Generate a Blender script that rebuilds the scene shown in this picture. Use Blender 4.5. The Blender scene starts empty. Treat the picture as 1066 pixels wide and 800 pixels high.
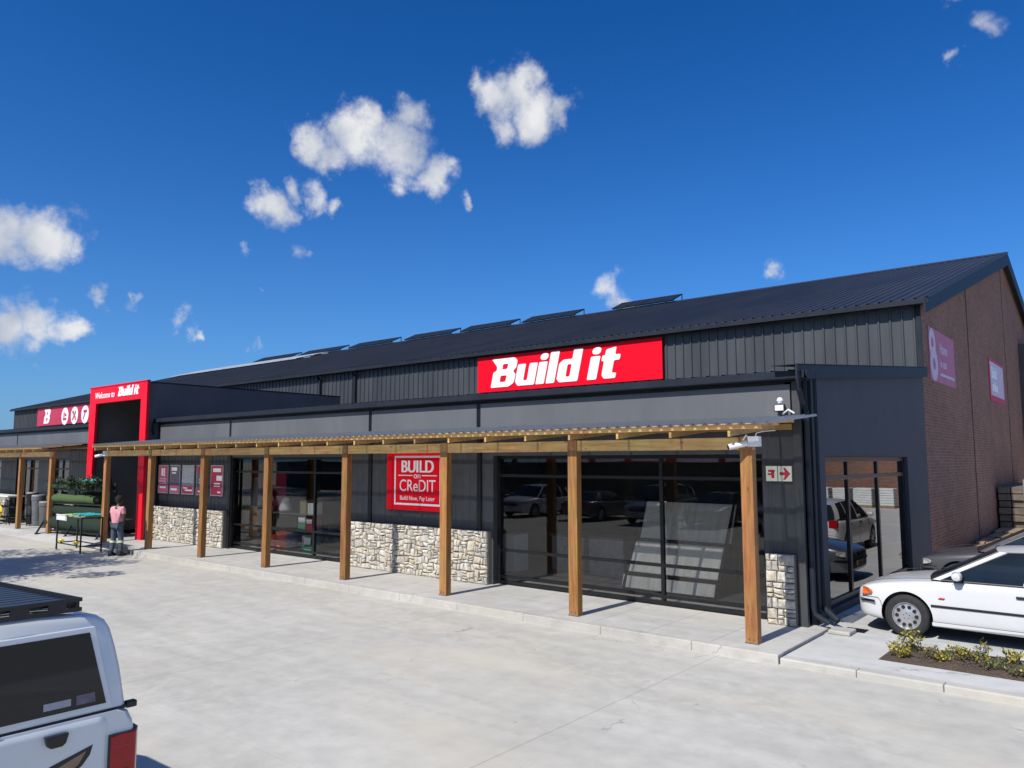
import bpy, bmesh, math, random
from mathutils import Vector, Matrix, noise
R = math.radians
random.seed(7)
sc = bpy.context.scene
COL = sc.collection

# ---------------------------------------------------------------- camera
CW, CH, FPX, CAMH = 1066, 800, 795.2, 2.8
yaw, pitch, roll = 0.692586806, 0.0997092696, -0.00131067748
f_ = Vector((-math.sin(yaw)*math.cos(pitch), math.cos(yaw)*math.cos(pitch), math.sin(pitch)))
r0 = Vector((math.cos(yaw), math.sin(yaw), 0)); u0 = r0.cross(f_)
r_ = r0*math.cos(roll)+u0*math.sin(roll); u_ = r_.cross(f_)
cam = bpy.data.cameras.new('camera'); camo = bpy.data.objects.new('camera', cam); COL.objects.link(camo)
M = Matrix((r_, u_, -f_)).transposed().to_4x4(); M.translation = (0, 0, CAMH)
camo.matrix_world = M
cam.sensor_width = 36; cam.lens = FPX/CW*36; cam.clip_start = .05; cam.clip_end = 6000
sc.camera = camo
def ray(x, y): return (f_+r_*((x-533)/FPX)-u_*((y-400)/FPX)).normalized()

# ---------------------------------------------------------------- materials
def newmat(name):
    m = bpy.data.materials.new(name); m.use_nodes = True
    nt = m.node_tree; b = nt.nodes['Principled BSDF']; return m, nt, b
def N(nt, t, **k):
    n = nt.nodes.new(t)
    for a, v in k.items():
        if a in n.inputs.keys(): n.inputs[a].default_value = v
        else: setattr(n, a, v)
    return n
def coords(nt, scale=(1,1,1), kind='Object'):
    tc = N(nt, 'ShaderNodeTexCoord'); mp = N(nt, 'ShaderNodeMapping'); mp.inputs['Scale'].default_value = scale
    nt.links.new(tc.outputs[kind], mp.inputs['Vector']); return mp.outputs['Vector']
def noise_ramp(nt, vec, c1, c2, scale=5, detail=6, lo=.3, hi=.7, rough=.6):
    n = N(nt, 'ShaderNodeTexNoise'); n.inputs['Scale'].default_value = scale; n.inputs['Detail'].default_value = detail; n.inputs['Roughness'].default_value = rough
    nt.links.new(vec, n.inputs['Vector'])
    r = N(nt, 'ShaderNodeValToRGB'); r.color_ramp.elements[0].position = lo; r.color_ramp.elements[1].position = hi
    r.color_ramp.elements[0].color = (*c1, 1); r.color_ramp.elements[1].color = (*c2, 1)
    nt.links.new(n.outputs['Fac'], r.inputs['Fac']); return n, r
def mixc(nt, fac, a, b, mode='MIX'):
    m = N(nt, 'ShaderNodeMix', data_type='RGBA', blend_type=mode)
    for s, v in ((0, fac), (6, a), (7, b)):
        if hasattr(v, 'links') or hasattr(v, 'is_linked'): nt.links.new(v, m.inputs[s])
        else: m.inputs[s].default_value = v if s == 0 else (*v, 1)
    return m.outputs[2]
def bump(nt, b, src, strength=.3, dist=.01):
    bp = N(nt, 'ShaderNodeBump'); bp.inputs['Strength'].default_value = strength; bp.inputs['Distance'].default_value = dist
    nt.links.new(src, bp.inputs['Height']); nt.links.new(bp.outputs[0], b.inputs['Normal']); return bp
def pmat(name, c1, c2=None, scale=6, rough=.6, metal=0, stretch=(1,1,1), bmp=0, bscale=None, coat=0, lo=.3, hi=.7, spec=.5, rvar=0):
    m, nt, b = newmat(name); c2 = c2 or tuple(min(1, x*1.15+.002) for x in c1)
    v = coords(nt, stretch); n, r = noise_ramp(nt, v, c1, c2, scale, lo=lo, hi=hi)
    nt.links.new(r.outputs[0], b.inputs['Base Color'])
    b.inputs['Roughness'].default_value = rough; b.inputs['Metallic'].default_value = metal
    b.inputs['Coat Weight'].default_value = coat; b.inputs['Coat Roughness'].default_value = .04; b.inputs['Specular IOR Level'].default_value = spec
    if rvar:
        mr = N(nt, 'ShaderNodeMapRange'); mr.inputs['To Min'].default_value = rough-rvar; mr.inputs['To Max'].default_value = rough+rvar
        nt.links.new(n.outputs['Fac'], mr.inputs['Value']); nt.links.new(mr.outputs[0], b.inputs['Roughness'])
    if bmp:
        n2 = N(nt, 'ShaderNodeTexNoise'); n2.inputs['Scale'].default_value = bscale or scale*4; n2.inputs['Detail'].default_value = 5
        nt.links.new(v, n2.inputs['Vector']); bump(nt, b, n2.outputs['Fac'], bmp)
    return m
MT = {}
MT['charcoal'] = pmat('charcoal_paint', (.042,.044,.047), (.058,.060,.064), 3, .55, bmp=.08, bscale=30, rvar=.1)
MT['navy'] = pmat('dark_wall_plaster', (.036,.041,.054), (.048,.054,.070), 1.2, .7, bmp=.12, bscale=25)
MT['clad'] = pmat('dark_cladding', (.034,.038,.044), (.058,.064,.071), 1.1, .5, metal=.0, stretch=(1.6,1,.22), rvar=.08)
MT['roofm'] = pmat('dark_roof_sheet', (.020,.022,.028), (.034,.036,.042), .5, .5, metal=.05, stretch=(1,.25,1), rvar=.1)
MT['gutter'] = pmat('gutter_metal', (.014,.018,.026), (.022,.027,.036), 2, .55, metal=0, rvar=.08, spec=.2)
MT['panel'] = pmat('grey_panel', (.098,.103,.110), (.128,.132,.138), 1.3, .55, stretch=(1,1,.35), bmp=.05, bscale=40)
MT['boxwall'] = pmat('entrance_plaster', (.085,.088,.094), (.11,.113,.12), .9, .75, bmp=.1, bscale=20)
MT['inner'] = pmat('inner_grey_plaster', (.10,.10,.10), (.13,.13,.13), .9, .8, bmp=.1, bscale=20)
MT['black'] = pmat('black_plastic', (.008,.008,.009), (.014,.014,.016), 20, .45)
MT['frame'] = pmat('black_aluminium', (.010,.011,.013), (.016,.017,.02), 8, .35, metal=.3)
MT['red'] = pmat('red_sign_panel', (.84,.001,.014), (.88,.002,.02), .7, .5, spec=.15)
MT['redpaint'] = pmat('red_portal_paint', (.72,.003,.02), (.78,.005,.028), 1.2, .5, spec=.2, bmp=.03, bscale=30)
MT['maroon'] = pmat('red_banner', (.42,.02,.06), (.50,.03,.08), 2, .6)
MT['pink'] = pmat('faded_banner', (.40,.12,.20), (.46,.15,.24), 2, .6)
MT['pale'] = pmat('pale_banner', (.50,.42,.55), (.60,.52,.64), 3, .6)
MT['white'] = pmat('white_lettering', (.85,.85,.85), (.9,.9,.9), 3, .4)
MT['whiteplastic'] = pmat('white_plastic', (.78,.78,.76), (.84,.84,.82), 8, .35)
MT['posterpink'] = pmat('poster_pink', (.55,.10,.20), (.62,.16,.26), 14, .5)
MT['postergrey'] = pmat('poster_grey', (.30,.30,.33), (.45,.45,.46), 9, .5)
MT['posterdark'] = pmat('poster_dark', (.09,.08,.11), (.18,.15,.2), 12, .5)
MT['galv'] = pmat('galvanised', (.35,.36,.37), (.5,.51,.52), 9, .4, metal=.7)
MT['steelgrey'] = pmat('grey_steel', (.16,.17,.18), (.22,.23,.24), 9, .45, metal=.5)
MT['tyre'] = pmat('tyre_rubber', (.015,.015,.016), (.028,.028,.028), 18, .8, bmp=.2, bscale=60)
MT['alloy'] = pmat('alloy_wheel', (.42,.43,.44), (.52,.53,.54), 10, .35, metal=.65)
MT['carwhite'] = pmat('white_car_paint', (.60,.605,.60), (.64,.645,.64), 1.4, .32, coat=.8)
MT['truckwhite'] = pmat('pale_truck_paint', (.62,.65,.66), (.67,.70,.71), 1.4, .35, coat=.8)
MT['cardark'] = pmat('dark_car_paint', (.012,.013,.015), (.02,.021,.024), 1.4, .3, coat=1)
MT['cargrey'] = pmat('grey_car_paint', (.075,.077,.082), (.10,.102,.108), 1.4, .3, metal=.3, coat=1)
MT['carsilver'] = pmat('silver_car_paint', (.35,.36,.38), (.42,.43,.45), 1.4, .3, metal=.5, coat=1)
MT['carred'] = pmat('red_car_paint', (.35,.015,.015), (.40,.02,.02), 1.4, .3, coat=1)
MT['carglass'] = pmat('dark_car_glass', (.006,.008,.010), (.010,.013,.015), 2, .03, spec=.45)
MT['orange'] = pmat('orange_lens', (.62,.12,.025), (.68,.16,.04), 40, .15, coat=1)
MT['redlens'] = pmat('red_lens', (.30,.003,.006), (.40,.006,.010), 30, .25, spec=.3, coat=.3)
MT['clearlens'] = pmat('clear_lens', (.55,.56,.57), (.75,.76,.77), 30, .08, metal=.5, coat=1)
MT['mulch'] = pmat('dark_mulch', (.030,.020,.014), (.12,.085,.06), 45, .95, bmp=1, bscale=70)
MT['leafyellow'] = pmat('yellow_leaf', (.30,.26,.03), (.48,.40,.05), 30, .6)
MT['leafgreen'] = pmat('green_leaf', (.05,.085,.02), (.10,.14,.035), 30, .6)
MT['leafdry'] = pmat('dry_leaf', (.12,.09,.045), (.20,.15,.08), 30, .8)
MT['stem'] = pmat('twig_bark', (.10,.07,.045), (.17,.12,.08), 30, .9)
MT['bark'] = pmat('tree_bark', (.08,.06,.045), (.16,.125,.095), 8, .95, bmp=.6, stretch=(1,1,.3))
MT['treeleaf'] = pmat('tree_leaf', (.035,.065,.018), (.07,.11,.03), 3, .6)
MT['turf'] = pmat('artificial_turf', (.010,.026,.013), (.025,.055,.024), 40, .95, bmp=.8, bscale=150)
MT['turflight'] = pmat('light_turf', (.045,.085,.028), (.08,.13,.045), 40, .95, bmp=.8, bscale=150)
MT['turfdark'] = pmat('dark_turf', (.006,.017,.009), (.012,.03,.014), 40, .95, bmp=.8, bscale=150)
MT['teal'] = pmat('teal_plastic', (.02,.36,.38), (.04,.44,.45), 12, .5)
MT['green'] = pmat('green_print', (.03,.25,.13), (.04,.3,.17), 12, .5)
MT['lime'] = pmat('lime_plastic', (.45,.6,.12), (.5,.66,.18), 12, .5)
MT['orangered'] = pmat('orange_red_plastic', (.85,.10,.03), (.9,.14,.045), 12, .45)
MT['navyplastic'] = pmat('navy_plastic', (.03,.05,.11), (.04,.07,.14), 12, .5)
MT['card'] = pmat('cardboard', (.30,.22,.14), (.38,.29,.19), 8, .85)
MT['olive'] = pmat('olive_box', (.20,.19,.09), (.26,.25,.12), 8, .85)
MT['yellow'] = pmat('yellow_hose', (.75,.52,.03), (.82,.6,.05), 20, .4)
MT['board'] = pmat('fibre_board', (.58,.58,.53), (.76,.76,.70), 2.2, .85, stretch=(5,1,.25), bmp=.05)
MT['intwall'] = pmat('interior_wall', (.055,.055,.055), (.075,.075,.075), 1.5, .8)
MT['intfloor'] = pmat('interior_floor', (.16,.16,.155), (.21,.21,.2), 2, .5)
MT['skin'] = pmat('dark_skin', (.060,.032,.020), (.085,.045,.028), 12, .5)
MT['hair'] = pmat('black_hair', (.006,.005,.005), (.012,.010,.010), 60, .9, bmp=.8, bscale=200)
MT['shirt'] = pmat('pink_tshirt', (.62,.27,.31), (.70,.34,.38), 9, .9, bmp=.3, bscale=14)
MT['jeans'] = pmat('blue_jeans', (.045,.062,.088), (.105,.135,.17), 7, .95, bmp=.3, bscale=18)
MT['boot'] = pmat('black_boot', (.010,.010,.011), (.02,.02,.02), 20, .6)
MT['reflect'] = pmat('reflective_band', (.62,.68,.40), (.72,.78,.5), 20, .5)
MT['plank'] = pmat('weathered_plank', (.22,.15,.09), (.36,.26,.16), 4, .85, stretch=(6,.6,1), bmp=.4)
MT['sleeper'] = pmat('dark_sleeper', (.10,.08,.06), (.17,.14,.11), 4, .9, stretch=(1,.4,3), bmp=.5)
MT['solar'] = pmat('solar_cell', (.008,.010,.016), (.014,.018,.026), 3, .6, spec=.2)
MT['solarpale'] = pmat('pale_roof_panel', (.30,.34,.37), (.40,.44,.46), 1, .45)
MT['sand'] = pmat('yard_gravel', (.30,.27,.22), (.42,.38,.32), .6, .95, bmp=.4, bscale=30)
MT['bag'] = pmat('white_bag', (.62,.62,.6), (.75,.75,.73), 3, .8, bmp=.4, bscale=8)
MT['exitsign'] = pmat('cream_sign', (.66,.68,.50), (.72,.74,.56), 6, .4)
MT['glow'] = None

def wood(name, a, b2, sx=1):
    m, nt, b = newmat(name)
    v = coords(nt, (14, 14, 1.1) if sx == 1 else (1.1, 14, 14))
    n, r = noise_ramp(nt, v, a, b2, 1.6, 8, .32, .68)
    v2 = coords(nt, (1,1,1)); n3 = N(nt, 'ShaderNodeTexNoise'); n3.inputs['Scale'].default_value = 2.3; nt.links.new(v2, n3.inputs['Vector'])
    vo = N(nt, 'ShaderNodeTexVoronoi'); vo.inputs['Scale'].default_value = 1.0
    v3 = coords(nt, (7, 7, 2.2) if sx == 1 else (2.2, 7, 7)); nt.links.new(v3, vo.inputs['Vector'])
    k = N(nt, 'ShaderNodeMapRange'); k.inputs['From Min'].default_value = .04; k.inputs['From Max'].default_value = .13; k.inputs['To Min'].default_value = .8; k.inputs['To Max'].default_value = 0
    nt.links.new(vo.outputs['Distance'], k.inputs['Value'])
    c = mixc(nt, k.outputs[0], r.outputs[0], tuple(x*.35 for x in a))
    c = mixc(nt, .35, c, n3.outputs['Color'], 'SOFT_LIGHT')
    oi = N(nt, 'ShaderNodeObjectInfo'); rm = N(nt, 'ShaderNodeMapRange'); rm.inputs['To Min'].default_value = .74; rm.inputs['To Max'].default_value = 1.12; nt.links.new(oi.outputs['Random'], rm.inputs['Value'])
    c = mixc(nt, 1, c, rm.outputs[0], 'MULTIPLY')
    nt.links.new(c, b.inputs['Base Color']); b.inputs['Roughness'].default_value = .55
    bump(nt, b, n.outputs['Fac'], .25, .004); return m
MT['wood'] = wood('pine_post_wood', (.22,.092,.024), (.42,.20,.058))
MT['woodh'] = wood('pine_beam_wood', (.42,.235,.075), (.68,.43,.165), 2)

def brick():
    m, nt, b = newmat('red_brick')
    tc = N(nt, 'ShaderNodeTexCoord'); sx = N(nt, 'ShaderNodeSeparateXYZ'); cx = N(nt, 'ShaderNodeCombineXYZ'); ad = N(nt, 'ShaderNodeMath', operation='ADD')
    nt.links.new(tc.outputs['Object'], sx.inputs[0]); nt.links.new(sx.outputs['X'], ad.inputs[0]); nt.links.new(sx.outputs['Y'], ad.inputs[1])
    nt.links.new(ad.outputs[0], cx.inputs['X']); nt.links.new(sx.outputs['Z'], cx.inputs['Y'])
    br = N(nt, 'ShaderNodeTexBrick'); nt.links.new(cx.outputs[0], br.inputs['Vector'])
    for k, v in {'Scale': 1, 'Brick Width': .235, 'Row Height': .085, 'Mortar Size': .011, 'Mortar Smooth': .2, 'Bias': -.1}.items(): br.inputs[k].default_value = v
    br.inputs['Color1'].default_value = (.19,.085,.055,1); br.inputs['Color2'].default_value = (.27,.14,.095,1); br.inputs['Mortar'].default_value = (.25,.20,.17,1)
    n, r = noise_ramp(nt, tc.outputs['Object'], (.82,.78,.74), (1.08,1.04,1.0), .8, 6)
    n2, r2 = noise_ramp(nt, tc.outputs['Object'], (.9,.88,.88), (1.06,1.04,1.03), 7, 3)
    c = mixc(nt, 1, br.outputs['Color'], r.outputs[0], 'MULTIPLY'); c = mixc(nt, 1, c, r2.outputs[0], 'MULTIPLY')
    nt.links.new(c, b.inputs['Base Color']); b.inputs['Roughness'].default_value = .9
    bp = bump(nt, b, br.outputs['Fac'], .5, .01); bp.invert = True; return m
MT['brick'] = brick()

def stone():
    m, nt, b = newmat('pale_field_stone')
    g = N(nt, 'ShaderNodeNewGeometry'); r = N(nt, 'ShaderNodeValToRGB'); nt.links.new(g.outputs['Random Per Island'], r.inputs['Fac'])
    r.color_ramp.interpolation = 'CONSTANT'; e = r.color_ramp.elements
    cols = [(.50,.475,.42),(.56,.54,.49),(.46,.42,.35),(.60,.58,.53),(.43,.41,.37),(.52,.465,.37),(.52,.505,.47),(.40,.38,.345),(.55,.505,.42),(.49,.44,.37)]
    e[0].color = (*cols[0],1); e[0].position = 0; e[1].position = .1; e[1].color = (*cols[1],1)
    for i in range(2, 10): x = e.new(i/10); x.color = (*cols[i],1)
    v = coords(nt); n, rr = noise_ramp(nt, v, (.62,.58,.52), (1.12,1.12,1.1), 14, 9, .3, .62)
    c = mixc(nt, 1, r.outputs[0], rr.outputs[0], 'MULTIPLY')
    nt.links.new(c, b.inputs['Base Color']); b.inputs['Roughness'].default_value = .9
    bump(nt, b, n.outputs['Fac'], .9, .02); return m
MT['stone'] = stone(); MT['mortar'] = pmat('stone_mortar', (.16,.14,.12), (.24,.22,.19), 25, .95, bmp=.5)

def concrete(name, c1, c2, joints=None, stains=True, dark=(.62,.62,.6)):
    m, nt, b = newmat(name)
    v = coords(nt); n, r = noise_ramp(nt, v, c1, c2, .35, 10, .25, .75, .62)
    n2, r2 = noise_ramp(nt, v, (.86,.86,.86), (1.06,1.06,1.05), 3.1, 9, .3, .7)
    c = mixc(nt, 1, r.outputs[0], r2.outputs[0], 'MULTIPLY')
    n5, r5 = noise_ramp(nt, v, (.93,.93,.93), (1.04,1.04,1.04), 90, 3, .35, .65)
    c = mixc(nt, 1, c, r5.outputs[0], 'MULTIPLY')
    if stains:
        # trowel and tyre streaks along the yard, plus small dark spots
        v2 = coords(nt, (.16, 1.5, 1)); n3, r3 = noise_ramp(nt, v2, (.84,.84,.82), (1.05,1.05,1.04), 1.7, 8, .3, .62)
        c = mixc(nt, .5, c, r3.outputs[0], 'MULTIPLY')
        n4 = N(nt, 'ShaderNodeTexNoise'); n4.inputs['Scale'].default_value = 1.4; n4.inputs['Detail'].default_value = 11; n4.inputs['Roughness'].default_value = .75; nt.links.new(v, n4.inputs['Vector'])
        mr = N(nt, 'ShaderNodeMapRange'); mr.inputs['From Min'].default_value = .63; mr.inputs['From Max'].default_value = .72; mr.inputs['To Max'].default_value = .55
        nt.links.new(n4.outputs['Fac'], mr.inputs['Value']); c = mixc(nt, mr.outputs[0], c, tuple(x*.62 for x in c1))
        # sandy dust
        n6 = N(nt, 'ShaderNodeTexNoise'); n6.inputs['Scale'].default_value = .22; n6.inputs['Detail'].default_value = 6; nt.links.new(coords(nt, (1,2,1)), n6.inputs['Vector'])
        mr6 = N(nt, 'ShaderNodeMapRange'); mr6.inputs['From Min'].default_value = .5; mr6.inputs['From Max'].default_value = .68; mr6.inputs['To Max'].default_value = .55
        nt.links.new(n6.outputs['Fac'], mr6.inputs['Value']); c = mixc(nt, mr6.outputs[0], c, (c2[0]*1.02, c2[1]*.96, c2[2]*.84))
    if joints:
        sx = N(nt, 'ShaderNodeSeparateXYZ'); nt.links.new(v, sx.inputs[0])
        wn = N(nt, 'ShaderNodeTexNoise'); wn.inputs['Scale'].default_value = 4; nt.links.new(v, wn.inputs['Vector'])
        for ax, off, per, w, st in joints:
            a = N(nt, 'ShaderNodeMath', operation='SUBTRACT'); nt.links.new(sx.outputs[ax], a.inputs[0]); a.inputs[1].default_value = off
            wj = N(nt, 'ShaderNodeMath', operation='MULTIPLY_ADD'); nt.links.new(wn.outputs['Fac'], wj.inputs[0]); wj.inputs[1].default_value = .02; nt.links.new(a.outputs[0], wj.inputs[2])
            p = N(nt, 'ShaderNodeMath', operation='PINGPONG'); nt.links.new(wj.outputs[0], p.inputs[0]); p.inputs[1].default_value = per/2
            l = N(nt, 'ShaderNodeMapRange'); l.inputs['From Min'].default_value = w; l.inputs['From Max'].default_value = w*2; l.inputs['To Min'].default_value = st; l.inputs['To Max'].default_value = 0
            nt.links.new(p.outputs[0], l.inputs['Value']); c = mixc(nt, l.outputs[0], c, tuple(x*.45 for x in c1))
    if stains:   # sweeping tyre tracks, fine cracks, grit and small drips
        tv = coords(nt, (.055, .34, 1)); tn = N(nt, 'ShaderNodeTexNoise'); tn.inputs['Scale'].default_value = 1.0; tn.inputs['Detail'].default_value = 2; nt.links.new(tv, tn.inputs['Vector'])
        wv_ = N(nt, 'ShaderNodeMath', operation='MULTIPLY'); nt.links.new(tn.outputs['Fac'], wv_.inputs[0]); wv_.inputs[1].default_value = 34
        sn = N(nt, 'ShaderNodeMath', operation='SINE'); nt.links.new(wv_.outputs[0], sn.inputs[0])
        tm = N(nt, 'ShaderNodeMapRange'); tm.inputs['From Min'].default_value = .78; tm.inputs['From Max'].default_value = 1; tm.inputs['To Max'].default_value = .16; nt.links.new(sn.outputs[0], tm.inputs['Value'])
        g2 = N(nt, 'ShaderNodeTexNoise'); g2.inputs['Scale'].default_value = 7; g2.inputs['Detail'].default_value = 6; nt.links.new(v, g2.inputs['Vector'])
        gm = N(nt, 'ShaderNodeMapRange'); gm.inputs['From Min'].default_value = .4; gm.inputs['From Max'].default_value = .6; nt.links.new(g2.outputs['Fac'], gm.inputs['Value'])
        tt = N(nt, 'ShaderNodeMath', operation='MULTIPLY'); nt.links.new(tm.outputs[0], tt.inputs[0]); nt.links.new(gm.outputs[0], tt.inputs[1]); c = mixc(nt, tt.outputs[0], c, tuple(x*.5 for x in c1))
        vo = N(nt, 'ShaderNodeTexVoronoi', feature='DISTANCE_TO_EDGE'); vo.inputs['Scale'].default_value = .33; wq = N(nt, 'ShaderNodeVectorMath', operation='MULTIPLY_ADD'); nt.links.new(g2.outputs['Color'], wq.inputs[0]); wq.inputs[1].default_value = (.35,.35,0); nt.links.new(v, wq.inputs[2]); nt.links.new(wq.outputs[0], vo.inputs['Vector'])
        cm = N(nt, 'ShaderNodeMapRange'); cm.inputs['From Min'].default_value = .0015; cm.inputs['From Max'].default_value = .004; cm.inputs['To Min'].default_value = .45; cm.inputs['To Max'].default_value = 0; nt.links.new(vo.outputs['Distance'], cm.inputs['Value'])
        cg = N(nt, 'ShaderNodeMapRange'); cg.inputs['From Min'].default_value = .52; cg.inputs['From Max'].default_value = .6; nt.links.new(n3.outputs['Fac'], cg.inputs['Value'])
        cc = N(nt, 'ShaderNodeMath', operation='MULTIPLY'); nt.links.new(cm.outputs[0], cc.inputs[0]); nt.links.new(cg.outputs[0], cc.inputs[1]); c = mixc(nt, cc.outputs[0], c, tuple(x*.4 for x in c1))
        v6 = N(nt, 'ShaderNodeTexVoronoi'); v6.inputs['Scale'].default_value = 1.7; nt.links.new(v, v6.inputs['Vector'])
        dm = N(nt, 'ShaderNodeMapRange'); dm.inputs['From Min'].default_value = .03; dm.inputs['From Max'].default_value = .055; dm.inputs['To Min'].default_value = .5; dm.inputs['To Max'].default_value = 0; nt.links.new(v6.outputs['Distance'], dm.inputs['Value'])
        sp = N(nt, 'ShaderNodeSeparateColor'); nt.links.new(v6.outputs['Color'], sp.inputs[0]); dk2 = N(nt, 'ShaderNodeMath', operation='GREATER_THAN'); dk2.inputs[1].default_value = .72; nt.links.new(sp.outputs[0], dk2.inputs[0])
        dd = N(nt, 'ShaderNodeMath', operation='MULTIPLY'); nt.links.new(dm.outputs[0], dd.inputs[0]); nt.links.new(dk2.outputs[0], dd.inputs[1]); c = mixc(nt, dd.outputs[0], c, tuple(x*.35 for x in c1))
    nt.links.new(c, b.inputs['Base Color']); b.inputs['Roughness'].default_value = .82
    b.inputs['Specular IOR Level'].default_value = .35
    nb = N(nt, 'ShaderNodeTexNoise'); nb.inputs['Scale'].default_value = 22; nb.inputs['Detail'].default_value = 8; nt.links.new(v, nb.inputs['Vector'])
    bump(nt, b, nb.outputs['Fac'], .22, .006); return m
MT['lot'] = concrete('yard_concrete', (.44,.42,.372), (.55,.53,.478), [('X', -4.95, 5.2, .006, .42), ('Y', 4.4, 6.4, .005, .12)])
MT['paving'] = concrete('walkway_concrete', (.42,.41,.385), (.54,.525,.495), [('X', -4.1, 1.06, .006, .5), ('Y', 11.75, 1.8, .006, .45)])
MT['kerb'] = concrete('kerb_concrete', (.40,.385,.35), (.52,.50,.46))
MT['apron'] = concrete('apron_concrete', (.46,.46,.45), (.58,.575,.56), [('Y', 20, 5, .006, .4)])

def glass(name, tint=.42, refl=1.0, f0=.035, base=(1,.99,.97)):
    m, nt, b = newmat(name); nt.nodes.remove(b)
    out = [n for n in nt.nodes if n.type == 'OUTPUT_MATERIAL'][0]
    t = N(nt, 'ShaderNodeBsdfTransparent'); t.inputs[0].default_value = (tint*base[0], tint*base[1], tint*base[2], 1)
    g = N(nt, 'ShaderNodeBsdfGlossy'); g.inputs['Roughness'].default_value = .012; g.inputs['Color'].default_value = (refl, refl, refl, 1)
    v = coords(nt, (.35,.35,.8)); n = N(nt, 'ShaderNodeTexNoise'); n.inputs['Scale'].default_value = 1; n.inputs['Detail'].default_value = 1; nt.links.new(v, n.inputs['Vector'])
    bp = N(nt, 'ShaderNodeBump'); bp.inputs['Strength'].default_value = .05; bp.inputs['Distance'].default_value = .05; nt.links.new(n.outputs['Fac'], bp.inputs['Height']); nt.links.new(bp.outputs[0], g.inputs['Normal'])
    ge = N(nt, 'ShaderNodeNewGeometry'); dp = N(nt, 'ShaderNodeVectorMath', operation='DOT_PRODUCT'); nt.links.new(ge.outputs['Normal'], dp.inputs[0]); nt.links.new(ge.outputs['Incoming'], dp.inputs[1])
    ab = N(nt, 'ShaderNodeMath', operation='ABSOLUTE'); nt.links.new(dp.outputs['Value'], ab.inputs[0]); om = N(nt, 'ShaderNodeMath', operation='SUBTRACT'); om.inputs[0].default_value = 1; nt.links.new(ab.outputs[0], om.inputs[1])
    pw = N(nt, 'ShaderNodeMath', operation='POWER'); nt.links.new(om.outputs[0], pw.inputs[0]); pw.inputs[1].default_value = 5
    fr = N(nt, 'ShaderNodeMath', operation='MULTIPLY_ADD'); nt.links.new(pw.outputs[0], fr.inputs[0]); fr.inputs[1].default_value = 1-f0; fr.inputs[2].default_value = f0
    mx = N(nt, 'ShaderNodeMixShader'); nt.links.new(fr.outputs[0], mx.inputs[0]); nt.links.new(t.outputs[0], mx.inputs[1]); nt.links.new(g.outputs[0], mx.inputs[2])
    nt.links.new(mx.outputs[0], out.inputs[0]); return m
MT['glass'] = glass('shop_glass', .93)
MT['mirrorglass'] = glass('mirror_film_glass', .06, f0=.15)
def sheet():
    m, nt, b = newmat('smoky_clear_sheet')
    out = [n for n in nt.nodes if n.type == 'OUTPUT_MATERIAL'][0]
    t = N(nt, 'ShaderNodeBsdfTransparent'); v = coords(nt, (6, 1.5, 1)); n, r = noise_ramp(nt, v, (.35,.37,.40), (.62,.64,.67), 1.5, 5)
    nt.links.new(r.outputs[0], t.inputs[0])
    b.inputs['Base Color'].default_value = (.34,.36,.39,1); b.inputs['Roughness'].default_value = .32
    mx = N(nt, 'ShaderNodeMixShader'); mx.inputs[0].default_value = .55
    nt.links.new(t.outputs[0], mx.inputs[1]); nt.links.new(b.outputs[0], mx.inputs[2]); nt.links.new(mx.outputs[0], out.inputs[0]); return m
MT['sheet'] = sheet()

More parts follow.
